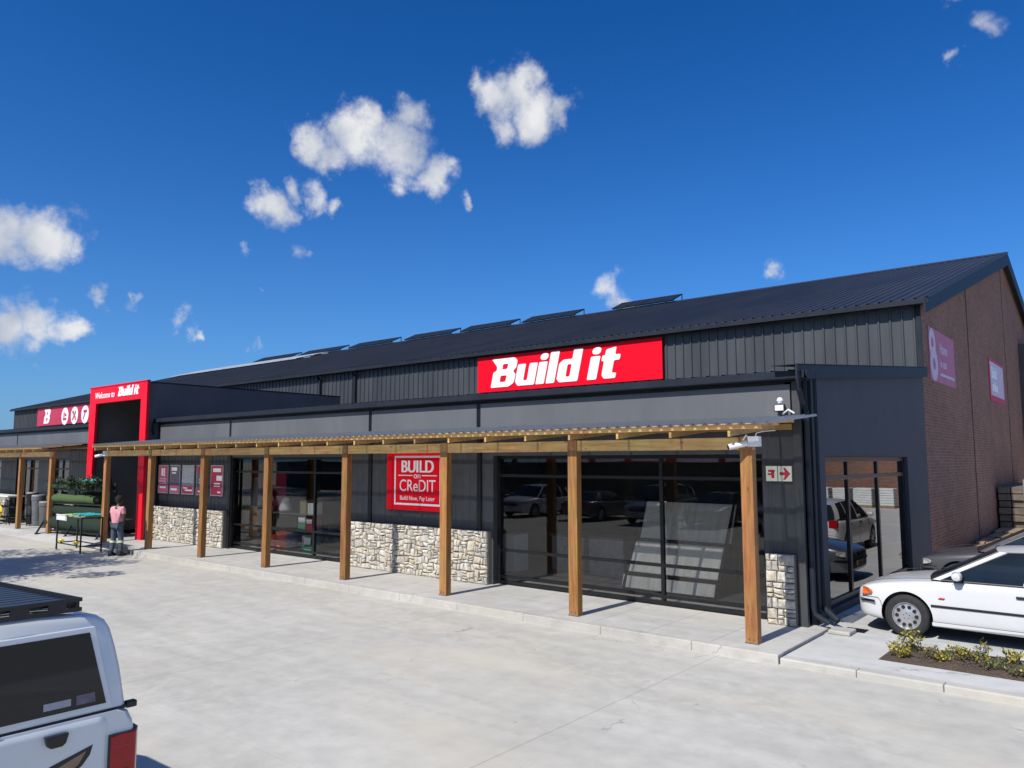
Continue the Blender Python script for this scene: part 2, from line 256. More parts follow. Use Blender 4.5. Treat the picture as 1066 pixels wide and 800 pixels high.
# ---------------------------------------------------------------- helpers
class MB:
    def __init__(s): s.v = []; s.f = []; s.m = []
    def add(s, vs, fs, mi=0):
        o = len(s.v); s.v += [tuple(v) for v in vs]; s.f += [tuple(i+o for i in f) for f in fs]; s.m += [mi]*len(fs); return s
    def box(s, x0, x1, y0, y1, z0, z1, mi=0):
        return s.add([(x0,y0,z0),(x1,y0,z0),(x1,y1,z0),(x0,y1,z0),(x0,y0,z1),(x1,y0,z1),(x1,y1,z1),(x0,y1,z1)],
                     [(0,3,2,1),(4,5,6,7),(0,1,5,4),(1,2,6,5),(2,3,7,6),(3,0,4,7)], mi)
    def bar(s, a, b, w, h=None, mi=0, up=(0,0,1)):
        a, b = Vector(a), Vector(b); h = h or w; d = (b-a).normalized(); up = Vector(up)
        if abs(d.dot(up)) > .98: up = Vector((1,0,0))
        sx = d.cross(up).normalized()*w/2; sz = sx.cross(d).normalized()*h/2
        return s.add([a-sx-sz, a+sx-sz, a+sx+sz, a-sx+sz, b-sx-sz, b+sx-sz, b+sx+sz, b-sx+sz],
                     [(0,1,2,3),(7,6,5,4),(0,4,5,1),(1,5,6,2),(2,6,7,3),(3,7,4,0)], mi)
    def loft(s, rings, cap=True, closed=True, mi=0):
        n = len(rings[0]); vs = [p for r in rings for p in r]; fs = []
        for i in range(len(rings)-1):
            for j in range(n if closed else n-1):
                k = (j+1) % n; fs.append((i*n+j, i*n+k, (i+1)*n+k, (i+1)*n+j))
        if cap: fs += [tuple(range(n))[::-1], tuple(range((len(rings)-1)*n, len(rings)*n))]
        return s.add(vs, fs, mi)
    def tube(s, pts, rad, n=8, mi=0, cap=True):
        pts = [Vector(p) for p in pts]; rings = []; rads = rad if isinstance(rad, (list, tuple)) else [rad]*len(pts)
        up = Vector((0,0,1))
        for i, p in enumerate(pts):
            d = (pts[min(i+1, len(pts)-1)]-pts[max(i-1, 0)]).normalized()
            u = up if abs(d.dot(up)) < .95 else Vector((1,0,0))
            a = d.cross(u).normalized(); b = a.cross(d).normalized()
            rings.append([p+a*math.cos(t*2*math.pi/n)*rads[i]+b*math.sin(t*2*math.pi/n)*rads[i] for t in range(n)])
        return s.loft(rings, cap, True, mi)
    def cyl(s, c, axis, r, h, n=20, mi=0):
        a = Vector(c); b = a+Vector(axis)*h; return s.tube([a, b], r, n, mi)
    def lathe(s, c, prof, axis='Y', n=28, mi=0, cap=True):
        c = Vector(c); rings = []
        for (r, t) in prof:
            ring = []
            for k in range(n):
                a = 2*math.pi*k/n; p = (r*math.cos(a), t, r*math.sin(a)) if axis == 'Y' else ((r*math.cos(a), r*math.sin(a), t) if axis == 'Z' else (t, r*math.cos(a), r*math.sin(a)))
                ring.append(c+Vector(p))
            rings.append(ring)
        return s.loft(rings, cap, True, mi)
    def prism(s, poly, d, mi=0):   # poly: 3D points of a planar polygon, d: extrusion vector
        n = len(poly); d = Vector(d); vs = [Vector(p) for p in poly]+[Vector(p)+d for p in poly]
        return s.add(vs, [tuple(range(n)), tuple(range(2*n-1, n-1, -1))]+[(i, i+n, (i+1) % n+n, (i+1) % n) for i in range(n)], mi)
    def build(s, name, mats, parent=None, smooth=False, bevel=0, angle=35, fix=True, subsurf=0):
        me = bpy.data.meshes.new(name); me.from_pydata(s.v, [], s.f)
        for m in (mats if isinstance(mats, list) else [mats]): me.materials.append(MT[m] if isinstance(m, str) else m)
        me.polygons.foreach_set('material_index', s.m)
        if fix:
            bm = bmesh.new(); bm.from_mesh(me); bmesh.ops.recalc_face_normals(bm, faces=bm.faces); bm.to_mesh(me); bm.free()
        me.update(); return link(name, me, parent, smooth, bevel, angle, subsurf)
def link(name, me, parent=None, smooth=False, bevel=0, angle=35, subsurf=0):
    o = bpy.data.objects.new(name, me); COL.objects.link(o)
    if parent is not None: setpar(o, parent)
    if smooth:
        me.polygons.foreach_set('use_smooth', [True]*len(me.polygons)); me.set_sharp_from_angle(angle=R(angle))
    if subsurf:
        md = o.modifiers.new('subsurf', 'SUBSURF'); md.levels = md.render_levels = subsurf
    if bevel:
        md = o.modifiers.new('bevel', 'BEVEL'); md.width = bevel; md.segments = 2; md.limit_method = 'ANGLE'
    return o
def root_of(o):
    while o.parent: o = o.parent
    return o
def setpar(o, parent):
    o.parent = parent
    o.matrix_parent_inverse = (root_of(parent)['_base_inv'] if False else BASEINV.get(root_of(parent).name, Matrix()))  if parent.parent is None and parent.type == 'EMPTY' else Matrix()
BASEINV = {}
def thing(name, label, cat, loc=(0,0,0), group=None, kind=None):
    o = bpy.data.objects.new(name, None); COL.objects.link(o); o.location = loc; o.empty_display_size = .2
    BASEINV[o.name] = Matrix.Translation(-Vector(loc))
    o['label'] = label; o['category'] = cat
    if group: o['group'] = group
    if kind: o['kind'] = kind
    return o
def tag(o, label, cat, group=None, kind=None):
    o['label'] = label; o['category'] = cat
    if group: o['group'] = group
    if kind: o['kind'] = kind
    return o
def struct(o, kind='structure'):
    o['kind'] = kind; return o
def dup(rt, loc=None, rot=None, label=None):
    def cp(o, par):
        c = o.copy(); COL.objects.link(c)
        if par is not None: c.parent = par
        for ch in o.children: cp(ch, c)
        return c
    c = cp(rt, None)
    if loc is not None: c.location = loc
    if rot is not None: c.rotation_euler = (0, 0, rot)
    if label: c['label'] = label
    return c
def to_mesh(o, name):
    dg = bpy.context.evaluated_depsgraph_get(); me = bpy.data.meshes.new_from_object(o.evaluated_get(dg)); me.name = name; return me
def text(body, size, xf, mat, parent, name='lettering', shear=0, bold=0, depth=.006, align='LEFT', width=1.0, space=1.0):
    cu = bpy.data.curves.new('txt', 'FONT'); cu.body = body; cu.size = size; cu.shear = shear; cu.offset = bold; cu.extrude = depth/2; cu.align_x = align; cu.space_character = space
    o = bpy.data.objects.new('txt', cu); COL.objects.link(o); me = to_mesh(o, name); bpy.data.objects.remove(o)
    me.transform(Matrix.Diagonal((width, 1, 1, 1))); me.transform(xf); me.materials.clear(); me.materials.append(MT[mat])
    return link(name, me, parent)
def shape2d(loops, xf, mat, parent, name, depth=.01):
    cu = bpy.data.curves.new('shape', 'CURVE'); cu.dimensions = '2D'; cu.fill_mode = 'BOTH'; cu.extrude = depth/2
    for lp in loops:
        sp = cu.splines.new('POLY'); sp.points.add(len(lp)-1); sp.use_cyclic_u = True
        for i, (x, y) in enumerate(lp): sp.points[i].co = (x, y, 0, 1)
    o = bpy.data.objects.new('shape', cu); COL.objects.link(o); me = to_mesh(o, name); bpy.data.objects.remove(o)
    me.transform(xf); me.materials.clear(); me.materials.append(MT[mat]); return link(name, me, parent)
FACE_F = Matrix.Rotation(R(90), 4, 'X')                       # reads from the yard (facing -Y)
FACE_S = Matrix.Rotation(R(90), 4, 'Z') @ Matrix.Rotation(R(90), 4, 'X')   # reads from +X
def at(x, y, z, face=FACE_F): return Matrix.Translation((x, y, z)) @ face

# ================================================================ SETTING
g = MB(); g.add([(-1500,-1500,-.06),(1500,-1500,-.06),(1500,1500,-.06),(-1500,1500,-.06)], [(0,1,2,3)])
struct(g.build('ground', 'sand', fix=False))
g = MB(); g.box(-75, 30, -24, 10.72, -.05, 0); struct(g.build('yard_paving', 'lot'))
# right hand apron + kerb, walkway + kerb, ramp by the entrance
g = MB(); g.box(-4.08, 30, 10.9, 22.0, -.05, .09); g.box(-4.40, 30, 22.0, 70, -.05, .088); g.box(-4.40, -4.08, 12.62, 22.0, -.05, .0895)
struct(g.build('side_apron', 'apron'))
g = MB(); g.box(-24.6, -4.1, 10.84, 12.95, -.05, .13); g.box(-60, -24.6, 11.0, 12.95, -.05, .1295); struct(g.build('walkway', 'paving'))
g = MB(); g.add([(-60,10.42,.002),(-24.6,10.42,.002),(-24.6,11.0,.1295),(-60,11.0,.1295),(-24.6,10.42,-.03),(-60,10.42,-.03),(-24.6,11.0,-.03),(-60,11,-.03)], [(0,1,2,3),(1,4,6,2),(0,3,7,5),(0,5,4,1),(3,2,6,7)])
struct(g.build('entrance_ramp', 'paving'))
g = MB(); x = -24.6
while x < -4.11:
    x1 = min(x+1.6, -4.1); g.box(x+.0015, x1-.0015, 10.66, 10.838, -.05, .132+random.uniform(-.002,.002)); x = x1
struct(g.build('walkway_kerb', 'kerb', bevel=.012))
g = MB(); x = -4.09
while x < 12:
    x1 = x+1.0; g.box(x+.0025, x1-.0025, 10.68+random.uniform(-.004,.004), 10.898, -.05, .094+random.uniform(-.002,.002)); x = x1
struct(g.build('apron_kerb', 'kerb', bevel=.018))
# planter bed
def planter():
    m = MB(); nx, ny = 90, 26; x0, x1, y0, y1 = -3.02, 3.6, 11.46, 12.55
    for i in range(nx+1):
        for j in range(ny+1):
            x = x0+(x1-x0)*i/nx; y = y0+(y1-y0)*j/ny; e = min(i, nx-i, j*1.2, (ny-j)*1.2)
            z = .094+min(1, e/3)*(.035+.05*noise.noise((x*3, y*3, 0))+.03*noise.noise((x*14, y*14, 3)))
            m.v.append((x, y, max(z, .093)))
    for i in range(nx):
        for j in range(ny): m.f.append((i*(ny+1)+j, (i+1)*(ny+1)+j, (i+1)*(ny+1)+j+1, i*(ny+1)+j+1)); m.m.append(0)
    struct(m.build('planting_bed', 'mulch', smooth=True, fix=False))
    c = MB()
    for k in range(420):
        x = random.uniform(x0+.08, x1-.08); y = random.uniform(y0+.06, y1-.06); a = random.uniform(0, 6.28); l = random.uniform(.015,.05)
        d = Vector((math.cos(a), math.sin(a), random.uniform(-.2,.3)))*l
        c.bar(Vector((x, y, .15))-d/2, Vector((x, y, .15))+d/2, .012, .006, mi=random.choice((0,0,1)))
    tag(c.build('bark_chips', ['stem', 'leafdry']), 'loose brown bark chips scattered over the planting bed', 'mulch', kind='stuff')
planter()

# ================================================================ SHOP BUILDING
B = thing('shop_building', 'long charcoal hardware store with pitched dark metal roof and brick gable end', 'building', (-30, 20, 0))
YW = 12.72; XE = -4.4
POSTX = [-4.63-3.169*k for k in range(8)]
HX0 = -71.0
EY, EZ, RY, RZ = 21.78, 6.97, 38.6, 11.7
def roofz(y): return EZ+(RZ-EZ)*(y-EY)/(RY-EY)
W1 = (-11.09, -5.05); W2 = (-21.95, -16.1)
LW = [(-37.6, -34.3)]      # left wing doors
# front wall: pieces round the openings
fw = MB()
ZT = 4.12
segs = [(-26.6, W2[0]), (W2[1], W1[0]), (W1[1], XE)]
for a, b in segs: fw.box(a, b, YW, YW+.24, .13, 3.42)
for a, b in (W1, W2): fw.box(a, b, YW, YW+.24, 2.9, 3.42)
fw.box(-26.6, XE, YW+.02, YW+.24, 3.42, ZT)
fw.build('front_wall', 'charcoal', B)
# left wing front wall
lw = MB(); OP = [(-36.4, -34.3), (-40.4, -37.65), (-48, -42.4)]
xs = -31.35
for a, b in OP:
    lw.box(b, xs, YW, YW+.24, .13, 3.42); lw.box(a, b, YW, YW+.24, 2.9, 3.42); xs = a
lw.box(-62, xs, YW, YW+.24, .13, 3.42); lw.box(-62, -31.35, YW+.02, YW+.24, 3.42, ZT)
lw.build('front_wall', 'charcoal', B)
# vertical ribs on the wall (corrugated charcoal sheet)
for a, b in segs+[(-34.3, -31.4), (-42.4, -40.4)]:
    rb = MB(); x = a+.12
    while x < b-.1:
        rb.prism([(x-.03, YW, 1.2), (x-.012, YW-.014, 1.2), (x+.012, YW-.014, 1.2), (x+.03, YW, 1.2)], (0, 0, 2.2)); x += .22
    rb.build('wall_sheeting', 'charcoal', B)
# pale panels above the canopy + columns
COLX = [-26.5, -21.86, -15.21, -11.49, -4.46]
for a, b in zip(COLX[:-1], COLX[1:]):
    MB().box(a+.06, b-.06, YW-.05, YW+.02, 3.52, 4.06).build('grey_panel', 'panel', B, bevel=.006)
LC = [-62, -55, -48, -40.3, -31.45]
for a, b in zip(LC[:-1], LC[1:]):
    MB().box(a+.06, b-.06, YW-.05, YW+.02, 3.52, 4.06).build('grey_panel', 'panel', B, bevel=.006)
for x in COLX[:-1]+LC[1:-1]:
    MB().box(x-.06, x+.06, YW-.035, YW, .13, ZT).build('steel_column', 'frame', B, bevel=.005)
MB().box(-4.50, XE+.03, YW-.035, YW+.06, .13, ZT).build('steel_column', 'charcoal', B, bevel=.005)
# flashing over canopy roof
for a, b in ((-26.6, XE+.06), (-62, -31.4)):
    MB().prism([(a, YW-.002, 3.50), (a, YW-.03, 3.50), (a, YW-.22, 3.43), (a, YW-.22, 3.415), (a, YW-.002, 3.47)], (b-a, 0, 0)).build('flashing', 'gutter', B)
# gutters
for a, b in ((-26.6, XE+.18), (-62, -31.4)):
    m = MB(); y0 = 12.50
    m.prism([(a, y0, 4.26), (a, y0, 4.14), (a, y0+.02, 4.12), (a, y0+.16, 4.12), (a, y0+.16, 4.27), (a, y0+.152, 4.27), (a, y0+.152, 4.135), (a, y0+.012, 4.135), (a, y0+.012, 4.26)], (b-a, 0, 0))
    m.box(a, b, y0+.14, YW+.02, 4.10, 4.118); m.box(a, b, y0+.165, y0+.19, 4.125, 4.24)
    m.build('gutter', 'gutter', B, bevel=.003)
# lean-to roof
def ribbed(x0, x1, ya, za, yb, zb, pitch=.29, h=.038, name='roof_sheet', mat='roofm', wtop=.035, wbot=.075, parent=B, thick=.004, vertical=False, **k):
    m = MB(); x = x0; prof = []
    while x < x1-.001:
        prof += [(x, 0), (x+wbot*.5, 0), (x+wbot*.5+(wbot-wtop)*.5, h), (x+wbot*.5+(wbot-wtop)*.5+wtop, h), (x+wbot*1.5, 0)]; x += pitch
    prof.append((min(x, x1+.05), 0))
    d = Vector((0, yb-ya, zb-za)).normalized(); nrm = Vector((0, -d.z, d.y))
    if vertical: nrm = Vector((0, -1, 0))
    A = [Vector((p[0], ya, za))+nrm*p[1] for p in prof]; Bq = [Vector((p[0], yb, zb))+nrm*p[1] for p in prof]
    m.loft([A, Bq], cap=False, closed=False); return m.build(name, mat, parent, fix=False, **k)
ribbed(-26.6, XE+.1, 12.58, 4.25, 22.0, 5.08, name='lean_to_roof')
ribbed(-62, -31.4, 12.58, 4.25, 22.0, 5.08, name='lean_to_roof')
# raking edge trim of lean-to on the side wall
m = MB(); xr = XE+.10
m.prism([(xr, 12.34, 4.33), (xr, 22.02, 5.18), (xr, 22.02, 4.94), (xr, 12.34, 4.10)], (.03, 0, 0))
m.prism([(XE-.3, 12.34, 4.335), (XE-.3, 22.0, 5.185), (XE-.3, 22.0, 5.20), (XE-.3, 12.34, 4.35)], (.44, 0, 0))
m.build('verge_trim', 'gutter', B)
# side wall with window opening (X = XE)
SY0, SY1, SZ0, SZ1 = 13.95, 19.95, .22, 2.87
m = MB()
def side_quad(y0, y1, z0, z1a, z1b): m.prism([(XE, y0, z0), (XE, y1, z0), (XE, y1, z1b), (XE, y0, z1a)], (-.22, 0, 0))
lz = lambda y: 4.15+.085*(y-12.4)
side_quad(YW+.24, SY0, .09, lz(YW), lz(SY0)); side_quad(SY1, 22.0, .09, lz(SY1), lz(22)); side_quad(SY0, SY1, SZ1, lz(SY0), lz(SY1)); side_quad(SY0, SY1, .09, SZ0, SZ0)
m.box(XE-.22, XE, YW+.02, YW+.24, .09, 4.15)
m.build('side_wall', 'navy', B)
def window(x0, x1, z0, z1, yf, verts, hors, parent, name='window', fr=.07, dep=.08, gmat='glass', side=False):
    """black frame mesh with the panes as its child; for side=True x means Y on the plane X=yf"""
    f = MB(); P = MB()
    def bx(a, b, c, d, off=0, dp=dep, mb=f):
        if side: mb.box(yf-dp/2+off, yf+dp/2+off, a, b, c, d)
        else: mb.box(a, b, yf-dp/2+off, yf+dp/2+off, c, d)
    bx(x0, x1, z0, z0+fr); bx(x0, x1, z1-fr, z1); bx(x0, x0+fr, z0+fr, z1-fr); bx(x1-fr, x1, z0+fr, z1-fr)
    for v in verts: bx(v-fr/2, v+fr/2, z0+fr, z1-fr, 0, dep*.96)
    for h in hors: bx(x0+fr, x1-fr, h-fr*.42, h+fr*.42, 0, dep*.9)
    fo = f.build(name, 'frame', parent, bevel=.004)
    bx(x0+fr*.5, x1-fr*.5, z0+fr*.5, z1-fr*.5, 0, .008, P); po = P.build('pane', gmat, fo)
    return fo
window(W1[0], W1[1], .15, 2.9, 12.9, [-9.05, -7.06], [.30, .86, 2.47], B)
window(W2[0], W2[1], .15, 2.9, 12.9, [-20.1, -17.75], [.30, .86, 2.47], B)
for a, b in OP: window(a, b, .15, 2.9, 12.9, [(a+b)/2], [2.47], B)
for o in list(B.children):
    if o.name.startswith('window'): o['label'] = 'dark framed shop window with horizontal rails'
window(SY0, SY1, SZ0, SZ1, XE-.12, [15.55, 17.65], [2.47], B, side=True, gmat='mirrorglass', fr=.1)
# reveal light in the pilasters beside windows
# downpipes
def pipe(pts, r=.045, name='downpipe'):
    return MB().tube(pts, r, 10).build(name, 'gutter', B, smooth=True)
pipe([(XE+.09, 12.50, 4.14), (XE+.09, 12.50, 3.95), (XE+.09, 12.66, 3.72), (XE+.09, 12.80, 3.60), (XE+.09, 12.80, .42), (XE+.12, 12.80, .32), (XE+.32, 12.80, .22)])
pipe([(XE+.08, 13.25, 4.30), (XE+.08, 13.25, .50), (XE+.11, 13.22, .38), (XE+.36, 13.12, .20)], .055)
MB().box(XE+.06, XE+.12, 12.98, 13.10, .15, 4.2).build('cable_duct', 'gutter', B, bevel=.01)
pipe([(-26.45, 12.42, 4.14), (-26.45, 12.42, 3.9), (-26.75, 12.6, 3.62), (-26.75, 12.62, 3.5)])
pipe([(-31.6, 12.42, 4.14), (-31.6, 12.42, 3.9), (-31.5, 12.6, 3.62), (-31.5, 12.62, .2)])
m = MB(); m.box(-4.05, -3.72, 12.62, 12.98, .09, .155); m.build('splash_block', 'kerb', B, bevel=.02)
m = MB(); m.box(-3.95, -3.62, 13.02, 13.30, .0905, .097)
for k in range(7): m.box(-3.93+k*.044, -3.912+k*.044, 13.03, 13.29, .097, .103)
tag(m.build('drain_grate', 'black'), 'black drain grate in the apron by the downpipe outlet', 'drain')
# stone plinths
def stonewall(x0, x1, z0, z1, y, seed):
    rnd = random.Random(seed); rects = []
    def split(a, b, c, d):
        w, h = b-a, d-c
        if (w < .25 and h < .11) or (w < .14 and h < .17) or (w*h < .012) or (w < .30 and h < .2 and rnd.random() < .25): rects.append((a, b, c, d)); return
        if w > h*1.5 or (w > h*.8 and rnd.random() < .35):
            t = a+w*rnd.uniform(.34, .66); split(a, t, c, d); split(t, b, c, d)
        else:
            t = c+h*rnd.uniform(.34, .66); split(a, b, c, t); split(a, b, t, d)
    x = x0
    while x < x1-.01:
        x2 = min(x1, x+rnd.uniform(.55, .95))
        if x1-x2 < .3: x2 = x1
        z = z0
        while z < z1-.01:
            zz = min(z1, z+rnd.uniform(.26, .48))
            if z1-zz < .14: zz = z1
            split(x, x2, z, zz); z = zz
        x = x2
    m = MB()
    for a, b, c, d in rects:
        g = .006; j = lambda s=.012: rnd.uniform(-s, s)
        base = [(a+g+j(.005), c+g+j(.005)), (b-g+j(.005), c+g+j(.005)), (b-g+j(.005), d-g+j(.005)), (a+g+j(.005), d-g+j(.005))]
        base = [(min(max(p[0], x0), x1), min(max(p[1], z0), z1)) for p in base]
        fr = rnd.uniform(.03, .062); ins = min(.022, (b-a)*.12)
        cx, cz = (a+b)/2+j(), (c+d)/2+j(.01)
        fp = [(p[0]+(ins if p[0] < cx else -ins)+j(.008), p[1]+(ins if p[1] < cz else -ins)+j(.008)) for p in base]
        vs = [(p[0], y+.07, p[1]) for p in base]+[(p[0], y-fr*.45+j(.005), p[1]) for p in base]+[(p[0], y-fr+j(.01), p[1]) for p in fp]+[(cx, y-fr-.008+j(.006), cz)]
        fs = []
        for k in range(4):
            q = (k+1) % 4; fs += [(k, q, 4+q, 4+k), (4+k, 4+q, 8+q, 8+k), (8+k, 8+q, 12)]
        wv2 = []
        for (px_, py_, pz_) in vs:
            q = Vector((px_*3.1, pz_*4.3, seed*7)); w1 = noise.noise(q)*.075+noise.noise(q*2.7)*.028; w2 = noise.noise(q+Vector((31,7,3)))*.07+noise.noise(q*2.9+Vector((3,17,3)))*.026
            ed = min(1, (px_-x0)/.12, (x1-px_)/.12); ez = min(1, (pz_-z0)/.12, (z1-pz_)/.12); kk = min(1, (x1-x0)/1.5); wv2.append((px_+w1*kk*max(ed, 0), py_, pz_+w2*kk*max(ez, 0)))
        m.add(wv2, fs, 0)
    m.box(x0, x1, y+.012, y+.13, z0, z1-.015, 1)
    return m.build('stone_plinth', ['stone', 'mortar'], B, fix=True)
YS = 12.60
for i, (a, b) in enumerate([(-26.5, -21.98), (-15.95, -11.14), (-4.99, -4.53)]): stonewall(a, b, .13, 1.27, YS, i+3)
for i, (a, b) in enumerate([(-34.25, -31.45), (-42.3, -40.5)]): stonewall(a, b, .13, 1.27, YS, i+13)

# entrance box behind the red portal
m = MB(); bx0, bx1 = -31.1, -26.62
m.box(bx1-.2, bx1, 12.25, 20.5, .13, 5.52); m.box(bx0, bx0+.2, 12.25, 20.5, .13, 5.52)
m.box(bx0+.2, bx1-.2, 12.25, 20.5, 5.32, 5.52)
m.build('entrance_block', 'boxwall', B, bevel=.01)
m = MB(); m.box(bx0-.02, bx1+.02, 12.26, 20.52, 5.522, 5.56); m.build('parapet_coping', 'gutter', B)
m = MB(); m.box(bx0+.2, bx1-.2, 15.6, 15.8, .13, 5.318); m.box(bx0+.202, bx0+.23, 12.4, 15.6, .13, 5.25); m.box(bx1-.23, bx1-.202, 12.4, 15.6, .13, 5.25)
m.box(bx0+.2, bx1-.2, 12.30, 15.6, 5.26, 5.318)
m.build('entrance_recess', 'inner', B)
window(-30.6, -28.1, .15, 2.5, 15.55, [-29.35], [1.1], B)

# ---- tall hall behind
ribbed(HX0, XE-.02, 22.0, 5.02, 22.0, 6.98, pitch=.29, h=.04, name='clerestory_cladding', mat='clad', vertical=True)
MB().box(HX0, XE-.03, 22.05, 22.2, 0, 6.98).build('hall_front_wall', 'charcoal', B)
m = MB(); m.box(HX0, XE+.02, 21.86, 22.0, 5.0, 5.10); m.build('ledge_flashing', 'gutter', B)
for x in (-27.5,): MB().box(x-.10, x+.10, 21.93, 21.99, 5.1, 6.95).build('wall_joint', 'frame', B)
pipe([(-30.0, 21.7, 6.8), (-30.0, 21.9, 6.6), (-30.0, 21.9, 5.2)], .05); pipe([(-27.4, 21.7, 6.8), (-27.4, 21.9, 6.6), (-27.4, 21.9, 5.2)], .05)
ribbed(HX0-.2, XE+.22, EY, EZ, RY, RZ, pitch=.29, h=.04, name='hall_roof')
# far slope: mirrored
m = MB(); m.add([(HX0-.2, RY, RZ), (XE+.2, RY, RZ), (XE+.2, 2*RY-EY, EZ), (HX0-.2, 2*RY-EY, EZ)], [(0, 1, 2, 3)]); m.build('hall_roof', 'roofm', B, fix=False)
# ridge cap, gutter, barge boards
m = MB(); m.prism([(HX0-.25, RY-.28, RZ-.03), (HX0-.25, RY, RZ+.07), (HX0-.25, RY+.28, RZ-.03), (HX0-.25, RY+.28, RZ-.05), (HX0-.25, RY, RZ+.045), (HX0-.25, RY-.28, RZ-.05)], (XE-HX0+.5, 0, 0)); m.build('ridge_cap', 'roofm', B)
m = MB(); a = HX0-.1; y0 = EY-.12
m.prism([(a, y0, EZ-.02), (a, y0, EZ-.15), (a, y0+.16, EZ-.15), (a, y0+.16, EZ-.01), (a, y0+.15, EZ-.01), (a, y0+.15, EZ-.14), (a, y0+.01, EZ-.14), (a, y0+.01, EZ-.02)], (XE+.28-a, 0, 0))
m.box(HX0, XE+.1, EY, 22.0, EZ-.12, EZ-.10); m.build('gutter', 'gutter', B)
m = MB(); xb = XE+.20
for sgn in (1, -1):
    ys = lambda y: RY+sgn*(y-RY) if sgn == 1 else 2*RY-y
    pts = [(EY-.18, EZ+.0), (RY, RZ+.06), (RY, RZ-.52), (EY-.18, EZ-.42)]
    poly = [(xb, (p[0] if sgn == 1 else 2*RY-p[0]), p[1]) for p in pts]
    m.prism(poly, (.05, 0, 0))
m.build('barge_board', 'gutter', B)
m = MB()
for sgn in (1, -1):
    pts = [(EY, EZ-.02), (RY, RZ-.03), (RY, RZ-.08), (EY, EZ-.07)]
    m.prism([(XE-.02, (p[0] if sgn == 1 else 2*RY-p[0]), p[1]) for p in pts], (.22, 0, 0))
m.build('verge_soffit', 'charcoal', B)
# brick gable
m = MB()
def gab(y0, y1, x=XE):
    rz = lambda q: roofz(q if q <= RY else 2*RY-q)-.1
    top = [(x, y1, rz(y1))]+([(x, RY, RZ-.1)] if y0 < RY < y1 else [])+[(x, y0, rz(y0))]
    m.prism([(x, y0, .085), (x, y1, .085)]+top, (-.22, 0, 0))
gab(22.03, 29.06); gab(29.26, 37.9); gab(38.1, 46.9)
m.build('brick_gable_wall', 'brick', B)
m = MB(); gab(22.06, RY, XE-.05); m.build('movement_joint', 'black', B)
m = MB(); gab(46.95, 2*RY-22, XE+.0); m.build('rear_gable_cladding', 'clad', B)
m = MB(); m.box(XE-.06, XE+.05, 21.93, 22.028, 5.0, EZ-.1); m.build('corner_trim', 'gutter', B)
m = MB(); m.box(XE+.01, XE+.5, 42.5, 2*RY-22, .1, 8.2); m.build('rear_bay', 'charcoal', B)
m = MB(); m.prism([(HX0, 22.2, 0), (HX0, RY, 0), (HX0, 2*RY-22.2, 0), (HX0, 2*RY-22.2, EZ-.1), (HX0, RY, RZ-.1), (HX0, 22.2, EZ-.1)], (.2, 0, 0)); m.build('left_gable_wall', 'clad', B)
m = MB(); m.box(-62, XE-.25, 2*RY-22.3, 2*RY-22.1, 0, EZ-.1); m.build('rear_wall', 'clad', B)
m = MB(); m.box(-62.2, -62, YW, 22, 0, 4.15); m.build('left_side_wall', 'charcoal', B)
# interior
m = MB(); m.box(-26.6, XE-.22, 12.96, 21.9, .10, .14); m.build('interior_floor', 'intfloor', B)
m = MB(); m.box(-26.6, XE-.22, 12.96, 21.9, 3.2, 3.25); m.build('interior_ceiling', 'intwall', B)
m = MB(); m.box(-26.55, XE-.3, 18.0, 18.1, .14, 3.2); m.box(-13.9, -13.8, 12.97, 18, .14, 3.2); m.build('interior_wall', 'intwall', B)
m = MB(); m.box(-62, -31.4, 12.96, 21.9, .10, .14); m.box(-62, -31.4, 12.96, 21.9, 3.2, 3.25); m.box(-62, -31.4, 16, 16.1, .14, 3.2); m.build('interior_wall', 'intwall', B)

# ---- red portal
P = thing('entrance_portal', 'tall bright red entrance portal with white welcome lettering', 'portal', (-28.8, 12.2, 0.13))
px0, px1 = -31.12, -26.42; m = MB()
m.prism([(px0, 12.15, .13), (px0+.42, 12.15, .13), (px0+.56, 12.15, 4.95), (px1-.46, 12.15, 4.95), (px1-.42, 12.15, .13), (px1, 12.15, .13), (px1, 12.15, 5.55), (px0, 12.15, 5.55)], (0, .10, 0))
m.build('portal_frame', 'redpaint', P, bevel=.01)
m = MB(); m.box(px0-.02, px1+.02, 12.13, 12.26, 5.551, 5.59); m.build('coping', 'redpaint', P)
text('Welcome to', .32, at(-30.66, 12.147, 5.14), 'white', P, shear=.18, bold=.004, width=1.02)

